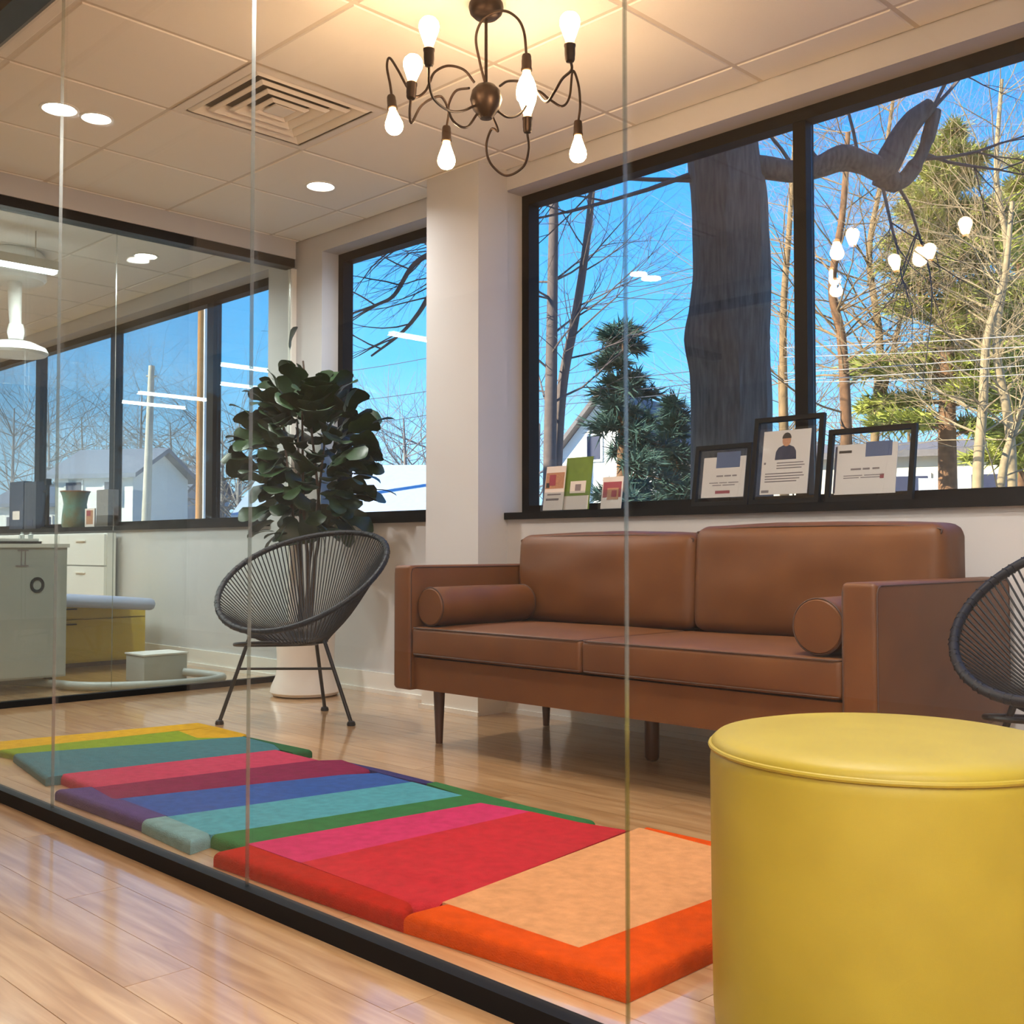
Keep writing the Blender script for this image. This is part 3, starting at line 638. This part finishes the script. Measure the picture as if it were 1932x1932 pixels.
t = thing('instrument_tray', (-6.05, 2.15, .772), 'flat dark edged instrument tray lying on the grey equipment cabinet', 'tray')
obj('tray', bx(-6.25, -5.93, 1.8, 2.38, .773, .785), M_['dark'], t, bevel=.003); obj('pad', bx(-6.24, -5.94, 1.81, 2.37, .785, .80), M_['white'], t, bevel=.004)
for y in (2.30, 2.345): obj('bottle', lathe(B(), [(.012, .8), (.013, .803), (.013, .82), (.006, .826), (.006, .835)], (-5.99, y, 0), 12), M_['grey'], t, smooth=True)
t = thing('drawer_unit', (-7.05, 3.13, 0), 'low yellow drawer unit behind the back glass, under the grey leg rest', 'drawer unit')
obj('body', bx(-7.3, -6.82, 2.62, 3.42, .03, .40), mat('yellow_laminate', 'c9ad3c', .4, var=.06), t, bevel=.004)
for z0, z1 in ((.045, .30), (.31, .395)):
    d = obj('drawer', bx(-6.82, -6.80, 2.63, 3.41, z0, z1), mat('yellow_laminate_front', 'cdb23f', .4, var=.06), t, bevel=.003)
    obj('handle', bx(-6.80, -6.785, 2.86, 2.95, z1-.03, z1-.022), M_['dark'], d)
obj('plinth', bx(-7.28, -6.84, 2.66, 3.38, 0, .03), M_['walnut'], t)
t = thing('treatment_chair', (-6.3, 2.9, 0), 'blue grey padded treatment chair leg rest above the yellow drawers', 'chair')
bm = bx(-6.95, -6.42, 1.6, 3.30, -.03, .045); bmesh.ops.bevel(bm, geom=bm.edges[:], offset=.034, segments=4, affect='EDGES', profile=.5)
bmesh.ops.transform(bm, matrix=Matrix.Translation((0, 2.7, .435)) @ Matrix.Rotation(-.075, 4, 'X') @ Matrix.Translation((0, -2.7, 0)), verts=bm.verts)
obj('leg_rest', bm, M_['blueg'], t, smooth=True)
obj('under_shell', bx(-6.82, -6.55, 1.8, 2.6, .33, .43), M_['white'], t, bevel=.02)
obj('pedestal', bx(-6.80, -6.58, 1.95, 2.35, .04, .34), M_['white'], t, bevel=.03)
obj('base_plate', bx(-6.95, -6.45, 1.7, 2.6, 0, .04), M_['white'], t, bevel=.012)
t = thing('junction_box', (-5.86, 3.0, 0), 'low light grey floor box behind the back glass beside the curled hose', 'box')
bm = bx(-.11, .11, -.13, .13, 0, .152); bmesh.ops.bevel(bm, geom=bm.edges[:], offset=.005, segments=2, affect='EDGES', profile=.5); bmesh.ops.transform(bm, matrix=Matrix.Translation((-5.84, 3.0, 0)), verts=bm.verts)
obj('housing', bm, M_['grey'], t); bm = bx(-5.955, -5.725, 2.865, 3.135, .152, .16); obj('lid', bm, M_['white'], t, bevel=.002)
hp = spline([(-6.3, 2.25, .03), (-5.95, 2.42, .025), (-5.66, 2.52, .025), (-5.47, 2.78, .025), (-5.43, 3.05, .025), (-5.50, 3.22, .028), (-5.62, 3.2, .035), (-5.72, 3.10, .05)], 8)
setp(obj('hose', tube(B(), hp, .023, 12), M_['grey'], smooth=True), 'thick grey hose curled on the floor behind the back glass', 'hose')
t = thing('wall_drawers', (-7.6, 3.4, 0), 'white built-in drawers under the back room windows', 'cabinet')
obj('body', bx(-11, -7.5, 3.47, YW-.03, .1, .86), M_['white'], t)
for k in range(4):
    for z0, z1 in ((.12, .38), (.39, .62), (.63, .85)):
        x0 = -10.6+k*.775; d = obj('drawer', bx(x0, x0+.765, 3.452, 3.47, z0, z1), M_['white'], t, bevel=.003); obj('handle', bx(x0+.3, x0+.46, 3.44, 3.452, z1-.05, z1-.042), M_['vent'], d)
# overhead lamp
lx, ly = onz(20, 530, 2.35).xy
t = thing('operating_lamp', (lx, ly, CZ), 'white ceiling mounted operating lamp on a jointed arm in the back room', 'lamp')
mx_, my_ = onz(28, 520, 2.36).xy
obj('ceiling_mount', lathe(B(), [(.02, 2.502), (.15, 2.502), (.172, 2.47), (.175, 2.34), (.16, 2.325), (.02, 2.322)], (mx_, my_, 0), 36), M_['white'], t, smooth=True)
obj('drop_arm', tube(B(), [(mx_, my_, 2.33), (mx_+.01, my_, 2.16), (mx_+.03, my_, 2.02)], [.04, .036, .03], 14), M_['white'], t, smooth=True)
obj('knuckle', lathe(B(), [(.01, -.05), (.04, -.045), (.048, 0), (.04, .045), (.01, .05)], (mx_+.03, my_, 2.02), 18), M_['white'], t, smooth=True)
obj('lamp_head', lathe(B(), [(.03, 1.97), (.1, 1.96), (.17, 1.93), (.185, 1.90), (.17, 1.885), (.03, 1.88)], (mx_+.02, my_, 0), 28), M_['white'], t, smooth=True)
# on the back room sill
def sillbox(x0, x1, h, y, label, cat, name, parts):
    t = thing(name, ((x0+x1)/2, y, ZI), label, cat)
    for nm, a, b, z0, z1, d, m in parts:
        obj(nm, bx(x0+(x1-x0)*a, x0+(x1-x0)*b, y-d, y+d, ZI+h*z0, ZI+h*z1), m, t, bevel=.003)
    return t
Y_ = 3.61
xx = lambda p: ony(p, 950, Y_).x
sillbox(xx(26), xx(52), .40, Y_, 'tall dark blue binder at the left end of the back room sill', 'binder', 'binder', [('cover', 0, 1, 0, 1, .035, mat('navy_board', '26344f', .5, var=.2)), ('spine_label', .25, .75, .2, .38, .0365, M_['paper'])])
sillbox(xx(54), xx(76), .385, Y_, 'darker slate binder second from the left on the back room sill', 'binder', 'binder', [('cover', 0, 1, 0, 1, .035, mat('slate_board', '2d3446', .5, var=.2)), ('spine_label', .25, .75, .05, .2, .0365, M_['navy'])])
t = thing('camera_stand', (xx(90), Y_, ZI), 'thin black stand with side knob next to the slate binder', 'stand')
X = xx(90); obj('base', lathe(B(), [(.05, 0), (.05, .012), (.01, .02)], (X, Y_, ZI), 18), M_['dark'], t); obj('pole', tube(B(), [(X, Y_, ZI+.01), (X, Y_, ZI+.39)], .014, 10), M_['dark'], t, smooth=True)
obj('knob', tube(B(), [(X, Y_, ZI+.3), (X-.07, Y_, ZI+.3)], .012, 10), M_['dark'], t, smooth=True); obj('head', bx(X-.02, X+.02, Y_-.02, Y_+.02, ZI+.35, ZI+.40), M_['dark'], t, bevel=.006)
t = thing('vase', (xx(142), Y_, ZI), 'teal and bronze glazed vase in the middle of the back room sill', 'vase')
obj('body', lathe(B(), [(.09, 0), (.1, .02), (.095, .10), (.085, .18), (.095, .24), (.11, .275), (.1, .28), (.08, .2), (.01, .19)], (xx(142), Y_, ZI), 24), mat('teal_glaze', '5f9a92', .25, hex2='7a6238', scale=9), t, smooth=True)
obj('rim_band', tube(B(), [(xx(142)+.107*math.cos(k*PI/12), Y_+.107*math.sin(k*PI/12), ZI+.277) for k in range(24)], .006, 6, True), mat('bronze_glaze', '8a5a35', .3, var=.2), t)
sillbox(xx(162), xx(180), .14, Y_, 'little card with a red block between the vase and grey frame', 'card', 'postcard', [('card', 0, 1, 0, 1, .006, M_['paper']), ('print', .15, .85, .15, .9, .0067, M_['skin']), ('red_block', .2, .6, .6, .9, .0074, M_['redink'])])
sillbox(xx(192), xx(214), .27, Y_, 'grey printed display box beside the second mullion in the back room', 'box', 'display_box', [('carton', 0, 1, 0, 1, .04, mat('grey_carton', '8b8682', .6, var=.25, scale=60)), ('dark_band', 0, 1, .02, .3, .0415, M_['hole'])])

# ------------------------------------------------------------------ outdoors
struct('ground', bx(-140, 110, YW+.2, 160, -.9, -.45), mat('pale_bounce_ground', 'b5b0a4', .95, hex2='9d988c', scale=2))  # unseen ground, its colour made pale to bounce light up to the ceiling
M_['bark'] = mat('oak_bark', '6a635a', .9, hex2='433c35', scale=9, stretch=(5, 5, .6), bump=1.0, bscale=24)
M_['tw'] = mat('bare_twig', '6d5f57', .9, var=.3, scale=20)
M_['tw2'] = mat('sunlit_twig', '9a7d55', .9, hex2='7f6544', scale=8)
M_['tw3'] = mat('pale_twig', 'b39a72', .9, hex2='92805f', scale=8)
M_['pinebark'] = mat('pine_bark', '8b6340', .9, hex2='684a31', scale=10)
M_['needle'] = mat('pine_needle', 'b2b24a', .8, hex2='7f8a3a', scale=2.5)
M_['needle2'] = mat('spruce_needle', '3d5a4a', .8, hex2='2c463d', scale=2.5)
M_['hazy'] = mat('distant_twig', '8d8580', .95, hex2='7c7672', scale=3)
def grow(bm, p, d, L, r, depth, rn, n=5, spread=.55, kids=(2, 3), up=.12, shrink=.72, wob=.16):
    pts = [p.copy()]; rs = [r]; q = p.copy(); dd = d.copy(); seg = 3
    for i in range(seg):
        dd = (dd + Vector((rn.uniform(-wob, wob), rn.uniform(-wob, wob), rn.uniform(-wob, wob)+up*.3))).normalized(); q = q + dd*(L/seg); pts.append(q.copy()); rs.append(r*(1-.38*(i+1)/seg))
    tube(bm, pts, rs, max(3, n))
    if depth <= 0: return
    for k in range(rn.randint(*kids)):
        f = rn.uniform(.35, 1); i = min(seg, 1+int(f*seg)); b = pts[i]
        ax = Vector((rn.gauss(0, 1), rn.gauss(0, 1), rn.gauss(0, .7))); ax = (ax - dd*ax.dot(dd)).normalized()
        nd = (dd*(1-spread*.5) + ax*spread*rn.uniform(.7, 1.5) + Vector((0, 0, up))).normalized()
        grow(bm, b, nd, L*shrink*rn.uniform(.75, 1.15), rs[i]*.62, depth-1, rn, n-1, spread, kids, up, shrink, wob)
    grow(bm, pts[-1], dd, L*shrink, rs[-1]*.9, depth-1, rn, n-1, spread, kids, up, shrink, wob)
def bare_tree(name, foot, trunks, seed, m, label, mt=None, **kw):
    rn = random.Random(seed); t = thing(name, foot, label, 'tree')
    tk = B(); br = B()
    for pts, r0, r1, nb, L in trunks:
        if pts[0][2] < EYE: pts = [Vector((pts[0][0], pts[0][1], GZ))]+list(pts[1:])
        s = spline(pts, 6); rs = [r0+(r1-r0)*i/(len(s)-1) for i in range(len(s))]; tube(tk, s, rs, 9)
        for k in range(nb):
            i = int(len(s)*rn.uniform(.30, .99)); b = s[i]; a = rn.uniform(0, 2*PI)
            dd = Vector((math.cos(a), math.sin(a), rn.uniform(.1, .9))).normalized()
            grow(br, b, dd, L*rn.uniform(.6, 1.1), max(.006, rs[i]*kw.get('rk', .22)), kw.get('depth', 3), rn, 5, kw.get('spread', .6), kw.get('kids', (2, 3)), kw.get('up', .1))
    obj('trunk', tk, mt or m, t, smooth=True); obj('branches', br, m, t, kind='stuff')
    return t
GZ = -.45
# big trunk close to the building with its broken limb
TD = 7.6; tb = at(1378, 1037, TD); rn = random.Random(3)
t = thing('oak_tree', (tb.x, tb.y, GZ), 'massive dark oak trunk right outside the big window with one crooked limb', 'tree')
prof = [(1378, 1700, 82), (1378, 1100, 78), (1380, 800, 74), (1378, 700, 74), (1372, 640, 78), (1376, 590, 74), (1380, 520, 70), (1378, 440, 70), (1374, 360, 70), (1364, 290, 66), (1356, 150, 64), (1350, -150, 58), (1345, -500, 50)]
tr = B(); ctr = []; rad = []
for x, y, r_ in prof: ctr.append(at(x, y, TD)); rad.append(r_*TD/FPX)
ss = spline(ctr, 5); rr_ = [rad[min(len(rad)-1, i//5)]*(1-(i % 5)/5)+rad[min(len(rad)-1, i//5+1)]*((i % 5)/5) for i in range(len(ss))]
tube(tr, ss, rr_, 40)
for v in tr.verts:
    a = math.atan2(v.co.y-tb.y, v.co.x-tb.x); k = 1+.03*math.sin(a*9+v.co.z*1.3)+.022*math.sin(a*17-v.co.z*2.1)
    v.co.x = tb.x+(v.co.x-tb.x)*k; v.co.y = tb.y+(v.co.y-tb.y)*k
obj('trunk', tr, M_['bark'], t, smooth=True)
limb = [(1395, 316, 24), (1440, 316, 22), (1500, 324, 20), (1545, 315, 20), (1590, 298, 25), (1630, 308, 21), (1665, 318, 25), (1684, 290, 24), (1702, 256, 22), (1724, 226, 20), (1756, 198, 14)]
lp = spline([at(x, y, TD-.05) for x, y, _ in limb], 5); lr = [limb[min(10, i//5)][2]*TD/FPX*(1-(i % 5)/5)+limb[min(10, i//5+1)][2]*TD/FPX*((i % 5)/5) for i in range(len(lp))]
obj('limb', tube(B(), lp, lr, 14), M_['bark'], t, smooth=True)
l2 = [(1655, 330, 20), (1698, 343, 15), (1732, 304, 11), (1750, 262, 13), (1764, 208, 12)]
obj('limb', tube(B(), spline([at(x, y, TD-.02) for x, y, _ in l2], 5), [l2[min(4, i//5)][2]*TD/FPX for i in range(21)], 12), M_['bark'], t, smooth=True)
tw = B()
for x, y, dx, dy in ((1755, 215, .5, 1), (1765, 200, .8, .6), (1690, 345, .4, -.7), (1620, 300, -.2, 1), (1740, 300, 1, .1), (1745, 290, 1, -.2), (1660, 330, .2, -1), (1560, 325, -.3, .8), (1500, 320, -.4, .7)):
    grow(tw, at(x, y, TD), (RGT*dx+Vector((0, 0, dy))+FWD*rn.uniform(-.3, .3)).normalized(), .55, .014, 4, rn, 4, .6, (2, 3), 0)
for x, y, dx, dy in ((1310, 340, -1, .1), (1300, 330, -1, -.35), (1310, 260, -1, -.6), (1300, 200, -1, -.5)):
    grow(tw, at(x, y, TD), (RGT*dx+Vector((0, 0, dy))).normalized(), .9, .018, 4, rn, 4, .5, (2, 2), -.06)
obj('twigs', tw, M_['tw'], t, kind='stuff')
# long fine branches hanging in from above over the left window
q = at(905, 1037, 9.1); t = thing('bare_tree', (q.x, q.y, GZ), 'tree mostly behind the column, its thin branches crossing the narrow window', 'tree')
obj('trunk', tube(B(), spline([(q.x, q.y, GZ), at(903, 800, 9.1), at(912, 500, 9.1), at(905, 200, 9.1)], 6), [.13]*6+[.11]*6+[.09]*7, 12), M_['bark'], t, smooth=True)
b = B()
for path in ([(908, 440, 9.1), (830, 470, 9), (780, 500, 9), (745, 555, 9), (715, 573, 9), (668, 590, 9)], [(906, 480, 9.1), (830, 530, 9.2), (790, 590, 9.2), (755, 630, 9.2), (700, 672, 9.2)], [(908, 440, 9.1), (830, 470, 9), (790, 450, 9.1), (740, 470, 9.1), (670, 480, 9.1)]):
    s = spline([at(*q) for q in path], 6); tube(b, s, [.03-.022*i/len(s) for i in range(len(s))], 5)
    for k in range(9):
        i = rn.randint(3, len(s)-1); grow(b, s[i], (-RGT+Vector((0, 0, rn.uniform(-.9, .7)))).normalized(), .35, .007, 2, rn, 4, .5, (1, 2), 0)
obj('branches', b, M_['tw'], t, kind='stuff')

def ft(x, d): p = at(x, 1037, d); return (p.x, p.y, GZ)
def tp(d, *pts): return [at(x, y, d) for x, y in pts]
bare_tree('bare_tree', ft(1040, 15), [(tp(15, (1036, 1060), (1037, 900), (1040, 700), (1043, 500), (1046, 330), (1052, 100)), .105, .05, 15, .95), (tp(15.2, (1042, 1060), (1050, 880), (1062, 720), (1085, 600), (1105, 470), (1118, 340), (1125, 150)), .09, .035, 15, .95)], 21, M_['tw'], 'tall bare tree with two slim trunks just right of the column', kids=(2, 3), depth=3)
bare_tree('bare_tree', ft(1590, 17), [(tp(17, (1598, 1060), (1597, 900), (1596, 780), (1588, 640), (1570, 540), (1590, 400), (1600, 250)), .11, .04, 36, 1.4)], 22, M_['tw2'], 'orange tinged bare tree just right of the window mullion', M_['pinebark'], kids=(2, 3))
bare_tree('bare_tree', ft(1850, 15), [(tp(15, (1840, 1060), (1845, 900), (1855, 760), (1862, 640), (1895, 520), (1910, 380)), .085, .03, 30, 1.2), (tp(15.3, (1865, 1060), (1890, 900), (1925, 780), (1960, 640)), .07, .03, 24, 1.2)], 23, M_['tw3'], 'pale sunlit bare tree at the far right of the window', kids=(2, 3))
bare_tree('bare_tree', ft(1500, 24), [(tp(24, (1480, 1060), (1480, 850), (1478, 600), (1490, 420), (1500, 250)), .12, .04, 18, 1.8)], 24, M_['tw2'], 'thin bare tree seen between the oak trunk and the mullion')
bare_tree('bare_tree', ft(1640, 21), [(tp(21, (1650, 1060), (1650, 850), (1660, 650), (1640, 480), (1665, 330), (1690, 150)), .10, .03, 40, 1.7), (tp(21, (1655, 800), (1690, 640), (1730, 480), (1745, 320)), .06, .02, 22, 1.4)], 25, M_['tw2'], 'brown twiggy tree rising left of the broad pine', kids=(2, 3), rk=.3)
bare_tree('bare_tree', ft(1900, 18), [(tp(18, (1905, 1060), (1908, 850), (1880, 650), (1900, 480), (1880, 330), (1890, 150)), .09, .03, 44, 1.5)], 26, M_['tw3'], 'yellowish twiggy tree in front of the pines at the window edge', kids=(2, 3), rk=.3)
def conifer(name, x, d, y0, y1, hw, m, seed, label, mt, lean=0, n=2600, whorl=15, droop=-.15, ragged=.4, side=None):
    """needle tufts along drooping boughs"""
    rn = random.Random(seed); foot = Vector(ft(x, d)); t = thing(name, foot, label, 'tree')
    top = at(x+lean, y0, d); z0 = at(x, y1, d).z; R = hw*d/FPX; H = top.z-z0
    obj('trunk', tube(B(), [foot, Vector((foot.x, foot.y, z0)), top], [.19, .16, .03], 9), mt, t, smooth=True)
    fo = B(); bo = B()
    for k in range(whorl*7):
        f = (k/7+rn.random())/whorl; z = z0+H*f
        base_ = Vector((foot.x, foot.y, 0)).lerp(Vector((top.x, top.y, 0)), f); base_.z = z
        a = rn.uniform(0, 2*PI); Lb = R*(1-f*.75)*rn.uniform(1-ragged, 1.1)
        dv = Vector((math.cos(a), math.sin(a), droop+.35*f))
        end = base_+dv*Lb; s = spline([base_, base_+dv*Lb*.5+Vector((0, 0, .06*Lb)), end], 4); tube(bo, s, [.03-.025*i/len(s) for i in range(len(s))], 4)
        for j in range(max(3, int(n/(whorl*7)))):
            u = rn.uniform(.25, 1.03); p = base_+dv*Lb*u+Vector((rn.gauss(0, .12), rn.gauss(0, .12), rn.gauss(0, .06)+.06*Lb*math.sin(u*3)))*(.5+.3*Lb)
            for w in range(5):
                q = Vector((dv.x+rn.gauss(0, .8), dv.y+rn.gauss(0, .8), rn.gauss(.15, .5))).normalized(); sd = q.orthogonal().normalized()*rn.uniform(.012, .022)*d/15; l = rn.uniform(.14, .28)*d/15
                fo.faces.new([fo.verts.new(p-sd), fo.verts.new(p+sd), fo.verts.new(p+q*l)])
    obj('branches', bo, mt, t, kind='stuff'); obj('needles', fo, m, t, kind='stuff')
    return t
conifer('pine_tree', 1790, 20, 290, 820, 195, M_['needle'], 31, 'broad sunlit green pine behind the chandelier reflection in the right window', M_['pinebark'], n=9000, whorl=14, droop=0)
conifer('spruce_tree', 1175, 22, 640, 985, 125, M_['needle2'], 32, 'dark green spruce with drooping boughs left of the oak trunk', M_['pinebark'], n=1700, whorl=8, ragged=.8, droop=-.3)
conifer('spruce_tree', 1275, 26, 780, 1000, 62, M_['needle2'], 33, 'low dark spruce directly left of the oak trunk in front of the gabled house', M_['pinebark'], n=1100, whorl=7, ragged=.7)
conifer('pine_tree', 1925, 24, 330, 900, 90, M_['needle'], 34, 'yellow green pine cut off by the right edge of the window', M_['pinebark'], n=3000, whorl=12, droop=.1)

def house(x, d, w, dp, hw_, hr, rot, label, wallm, roofm, wins, shade=None, z0=GZ):
    """gabled house: w along the ridge, gable ends at +-w/2"""
    p = at(x, 1037, d); t = thing('house', (p.x, p.y, z0), label, 'house'); R = Matrix.Translation((p.x, p.y, z0)) @ Matrix.Rotation(rot, 4, 'Z')
    def put(nm, bm, m, par=t): bmesh.ops.transform(bm, matrix=R, verts=bm.verts); return obj(nm, bm, m, par)
    bm = B(); pr_ = [(-dp/2, 0), (dp/2, 0), (dp/2, hw_), (0, hr), (-dp/2, hw_)]
    a = [bm.verts.new((-w/2, y, z)) for y, z in pr_]; b = [bm.verts.new((w/2, y, z)) for y, z in pr_]; bm.faces.new(a); bm.faces.new(b[::-1])
    for i in range(5): bm.faces.new((a[i], b[i], b[(i+1) % 5], a[(i+1) % 5]))
    put('walls', bm, wallm)
    sl = (hr-hw_)/(dp/2); ov = .35
    for s in (-1, 1):
        bm = B(); q = [(s*0, hr+.02), (s*(dp/2+ov), hw_-ov*sl+.02), (s*(dp/2+ov), hw_-ov*sl+.2), (0, hr+.22)]
        a = [bm.verts.new((-w/2-ov, y, z)) for y, z in q]; b = [bm.verts.new((w/2+ov, y, z)) for y, z in q]; bm.faces.new(a); bm.faces.new(b[::-1])
        for i in range(4): bm.faces.new((a[i], b[i], b[(i+1) % 4], a[(i+1) % 4]))
        put('roof', bm, roofm)
    for face, u, z, ww, hh in wins:          # 'g' on the -x gable, 'f' on the -y front
        o_ = B(); i_ = B()
        if face == 'g': box(o_, -w/2-.06, -w/2+.02, u-ww/2-.09, u+ww/2+.09, z-.09, z+hh+.09); box(i_, -w/2-.08, -w/2-.05, u-ww/2, u+ww/2, z, z+hh)
        else: box(o_, u-ww/2-.09, u+ww/2+.09, -dp/2-.06, -dp/2+.02, z-.09, z+hh+.09); box(i_, u-ww/2, u+ww/2, -dp/2-.08, -dp/2-.05, z, z+hh)
        f = put('window', o_, M_['trim']); put('pane', i_, M_['navy'], f)
    return t
sid = mat('white_siding', 'f2ede2', .7, var=.04, scale=.8, stretch=(1, 1, 30)); crm = mat('cream_siding', 'e6d9be', .7, var=.05, stretch=(1, 1, 30)); blg = mat('blue_grey_siding', 'aab6c4', .7, var=.05)
rf = mat('grey_shingle', '7d7672', .9, var=.25, scale=12); rf2 = mat('blue_shingle', '76808f', .9, var=.2, scale=12)
house(1216, 40, 6, 3.7, 4.5, 6.5, 1.77, 'white gabled house with grey roof left of the oak trunk', sid, rf, [('g', .4, 4.3, .5, .8), ('g', -.5, 1.4, .8, 1.2), ('g', .6, 1.4, .8, 1.2), ('f', 0, 1.5, 1, 1.3)])
house(1860, 32, 12, 6, 3.75, 4.2, .35, 'low cream house behind the pale trees at the right window', crm, rf, [('f', -1.8, 2.3, .9, .9), ('f', .2, 2.3, .9, .9), ('f', 2.4, 2.3, .9, .9)])
house(232, 46, 3.6, 4.0, 4.2, 5.2, .52, 'white two storey house behind the utility pole in the back room window', sid, rf2, [('f', -.9, 3.0, .7, .9), ('f', .9, 3.0, .7, .9), ('f', -.9, 1.2, .7, .9), ('f', .9, 1.2, .7, .9), ('g', 0, 3, .7, .9)])
house(322, 60, 4.5, 4.5, 4.2, 5.6, .5, 'blue grey house with a gable right of the white house', blg, rf2, [('f', -1, 2.6, .8, 1), ('f', 1, 2.6, .8, 1)])
house(120, 56, 5, 4, 3.4, 4.2, .6, 'long low white house behind the vase in the back room window', sid, rf2, [('f', -1.4, 1.9, .8, .9), ('f', .2, 1.9, .8, .9)])
house(735, 34, 7, 7, 2.1, 3.6, .75, 'pale blue house low behind the fig in the narrow window', blg, mat('pale_shingle', 'b4c2cf', .8, var=.1, scale=10), [('f', -1, 1.1, 1.2, .8), ('f', 1.4, 1.1, 1.2, .8), ('g', 0, 1, 1, .9)])
# fence by the cream house
t = thing('fence', at(1775, 1037, 27), 'pale grey board fence in front of the low cream house', 'fence')
p0 = at(1738, 1037, 27); p1 = at(1815, 1037, 27); nb = 12
for k in range(nb):
    q = p0.lerp(p1, k/nb); v = (p1-p0).normalized(); bm = bx(-.04, .04, -.012, .012, 0, 2.95); bmesh.ops.transform(bm, matrix=Matrix.Translation((q.x, q.y, GZ)) @ Matrix.Rotation(math.atan2(v.y, v.x), 4, 'Z'), verts=bm.verts)
    obj('board', bm, M_['white'], t)
for z in (.4, 2.5): obj('rail', tube(B(), [(p0.x, p0.y, GZ+z), (p1.x, p1.y, GZ+z)], .03, 6), M_['white'], t)
# poles and wires
wood = mat('pole_wood', 'c98a4c', .85, hex2='a8703c', scale=6, stretch=(1, 1, .1))
pw = mat('weathered_pole', 'd2c7b4', .85, var=.15)
p = at(376, 1037, 30); t = thing('utility_pole', (p.x, p.y, GZ), 'stout orange brown utility pole beside the back room mullion', 'pole')
obj('post', tube(B(), [(p.x, p.y, GZ), (p.x, p.y, 4), (p.x, p.y, 10)], [.12, .105, .09], 14), wood, t, smooth=True); obj('lit_side', tube(B(), [(p.x+.13, p.y+.06, GZ), (p.x+.12, p.y+.055, 8)], .05, 8), M_['white'], t, smooth=True)  # the white tube stands in for the sunlit right side of the post
p = at(284, 1037, 26); t = thing('utility_pole', (p.x, p.y, GZ), 'slim pale utility pole standing in front of the white house', 'pole')
b0 = at(272, 1000, 26); t1 = at(286, 690, 26); obj('post', tube(B(), [(b0.x, b0.y, GZ), t1], [.13, .07], 10), pw, t, smooth=True)
obj('insulator', tube(B(), [t1-RGT*.12-Vector((0, 0, .25)), t1+RGT*.12-Vector((0, 0, .25))], .025, 6), pw, t)
p = at(527, 1037, 34); t = thing('flagpole', (p.x, p.y, GZ), 'white metal pole beside the end pier of the back room window', 'pole')
obj('post', tube(B(), [(p.x, p.y, GZ), (p.x, p.y, 11)], .075, 10), M_['white'], t, smooth=True); obj('base', lathe(B(), [(.12, 0), (.12, .05), (.05, .08)], (p.x, p.y, GZ), 14), M_['white'], t)
def wire(pts, label, m, r=.012):
    setp(obj('power_line', tube(B(), spline([at(*q) for q in pts], 6), r, 5), m), label, 'power line', 'power lines across the windows')
wm = mat('pale_wire', 'b9b2a8', .6, var=.1); wd = mat('dark_wire', '4b4f58', .6, var=.1)
ORD = ('highest', 'second highest', 'third highest', 'fourth highest', 'fifth highest', 'second lowest', 'lowest')
for i, (ya, yb) in enumerate(((650, 634), (668, 655), (698, 672), (712, 690), (716, 708))):
    wire([(1480, ya+6, 14.5+i*.2), (1700, (ya+yb)/2+5, 13.5+i*.2), (1990, yb-4, 12.5+i*.2)], '%s pale overhead power line crossing in front of the broad pine' % ORD[i], wm, .0055)
for i, (ya, yb) in enumerate(((570, 500), (582, 516), (592, 528), (640, 612), (712, 698), (735, 722), (748, 738))):
    wire([(960, ya+24, 24), (1150, (ya+yb)/2+12, 22), (1330, yb, 20)], '%s dark overhead power line between column and oak trunk' % ORD[i], wd, .008)
for i, (ya, yb) in enumerate(((700, 672), (753, 738), (800, 782))):
    wire([(560, ya+12, 26), (720, (ya+yb)/2+5, 25), (900, yb-14, 24)], '%s thin power line across the narrow window by the fig' % ('highest', 'middle', 'lowest')[i], wd, .008)
# hazy winter trees far off, one trunk and crown each
WL = ['leafless tree farthest left, beside the binders', 'second leafless tree from the left, above the binders', 'third leafless tree from the left, above the vase', 'leafless tree behind the white house, left of the slim pole', 'leafless tree right of the slim pole in the back room window', 'leafless tree just right of the stout pole', 'leafless tree behind the left leaves of the fig', 'leafless tree hidden behind the fig crown', 'taller leafless tree in the narrow window beside the fig', 'leafless tree cut by the column edge in the narrow window', 'leafless tree behind the spruce in the big window', 'leafless tree at the column side of the big window', 'distant leafless tree just left of the mullion', 'distant leafless tree just right of the mullion', 'distant leafless tree behind the broad pine', 'distant leafless tree at the right edge of the window']
rn = random.Random(77)
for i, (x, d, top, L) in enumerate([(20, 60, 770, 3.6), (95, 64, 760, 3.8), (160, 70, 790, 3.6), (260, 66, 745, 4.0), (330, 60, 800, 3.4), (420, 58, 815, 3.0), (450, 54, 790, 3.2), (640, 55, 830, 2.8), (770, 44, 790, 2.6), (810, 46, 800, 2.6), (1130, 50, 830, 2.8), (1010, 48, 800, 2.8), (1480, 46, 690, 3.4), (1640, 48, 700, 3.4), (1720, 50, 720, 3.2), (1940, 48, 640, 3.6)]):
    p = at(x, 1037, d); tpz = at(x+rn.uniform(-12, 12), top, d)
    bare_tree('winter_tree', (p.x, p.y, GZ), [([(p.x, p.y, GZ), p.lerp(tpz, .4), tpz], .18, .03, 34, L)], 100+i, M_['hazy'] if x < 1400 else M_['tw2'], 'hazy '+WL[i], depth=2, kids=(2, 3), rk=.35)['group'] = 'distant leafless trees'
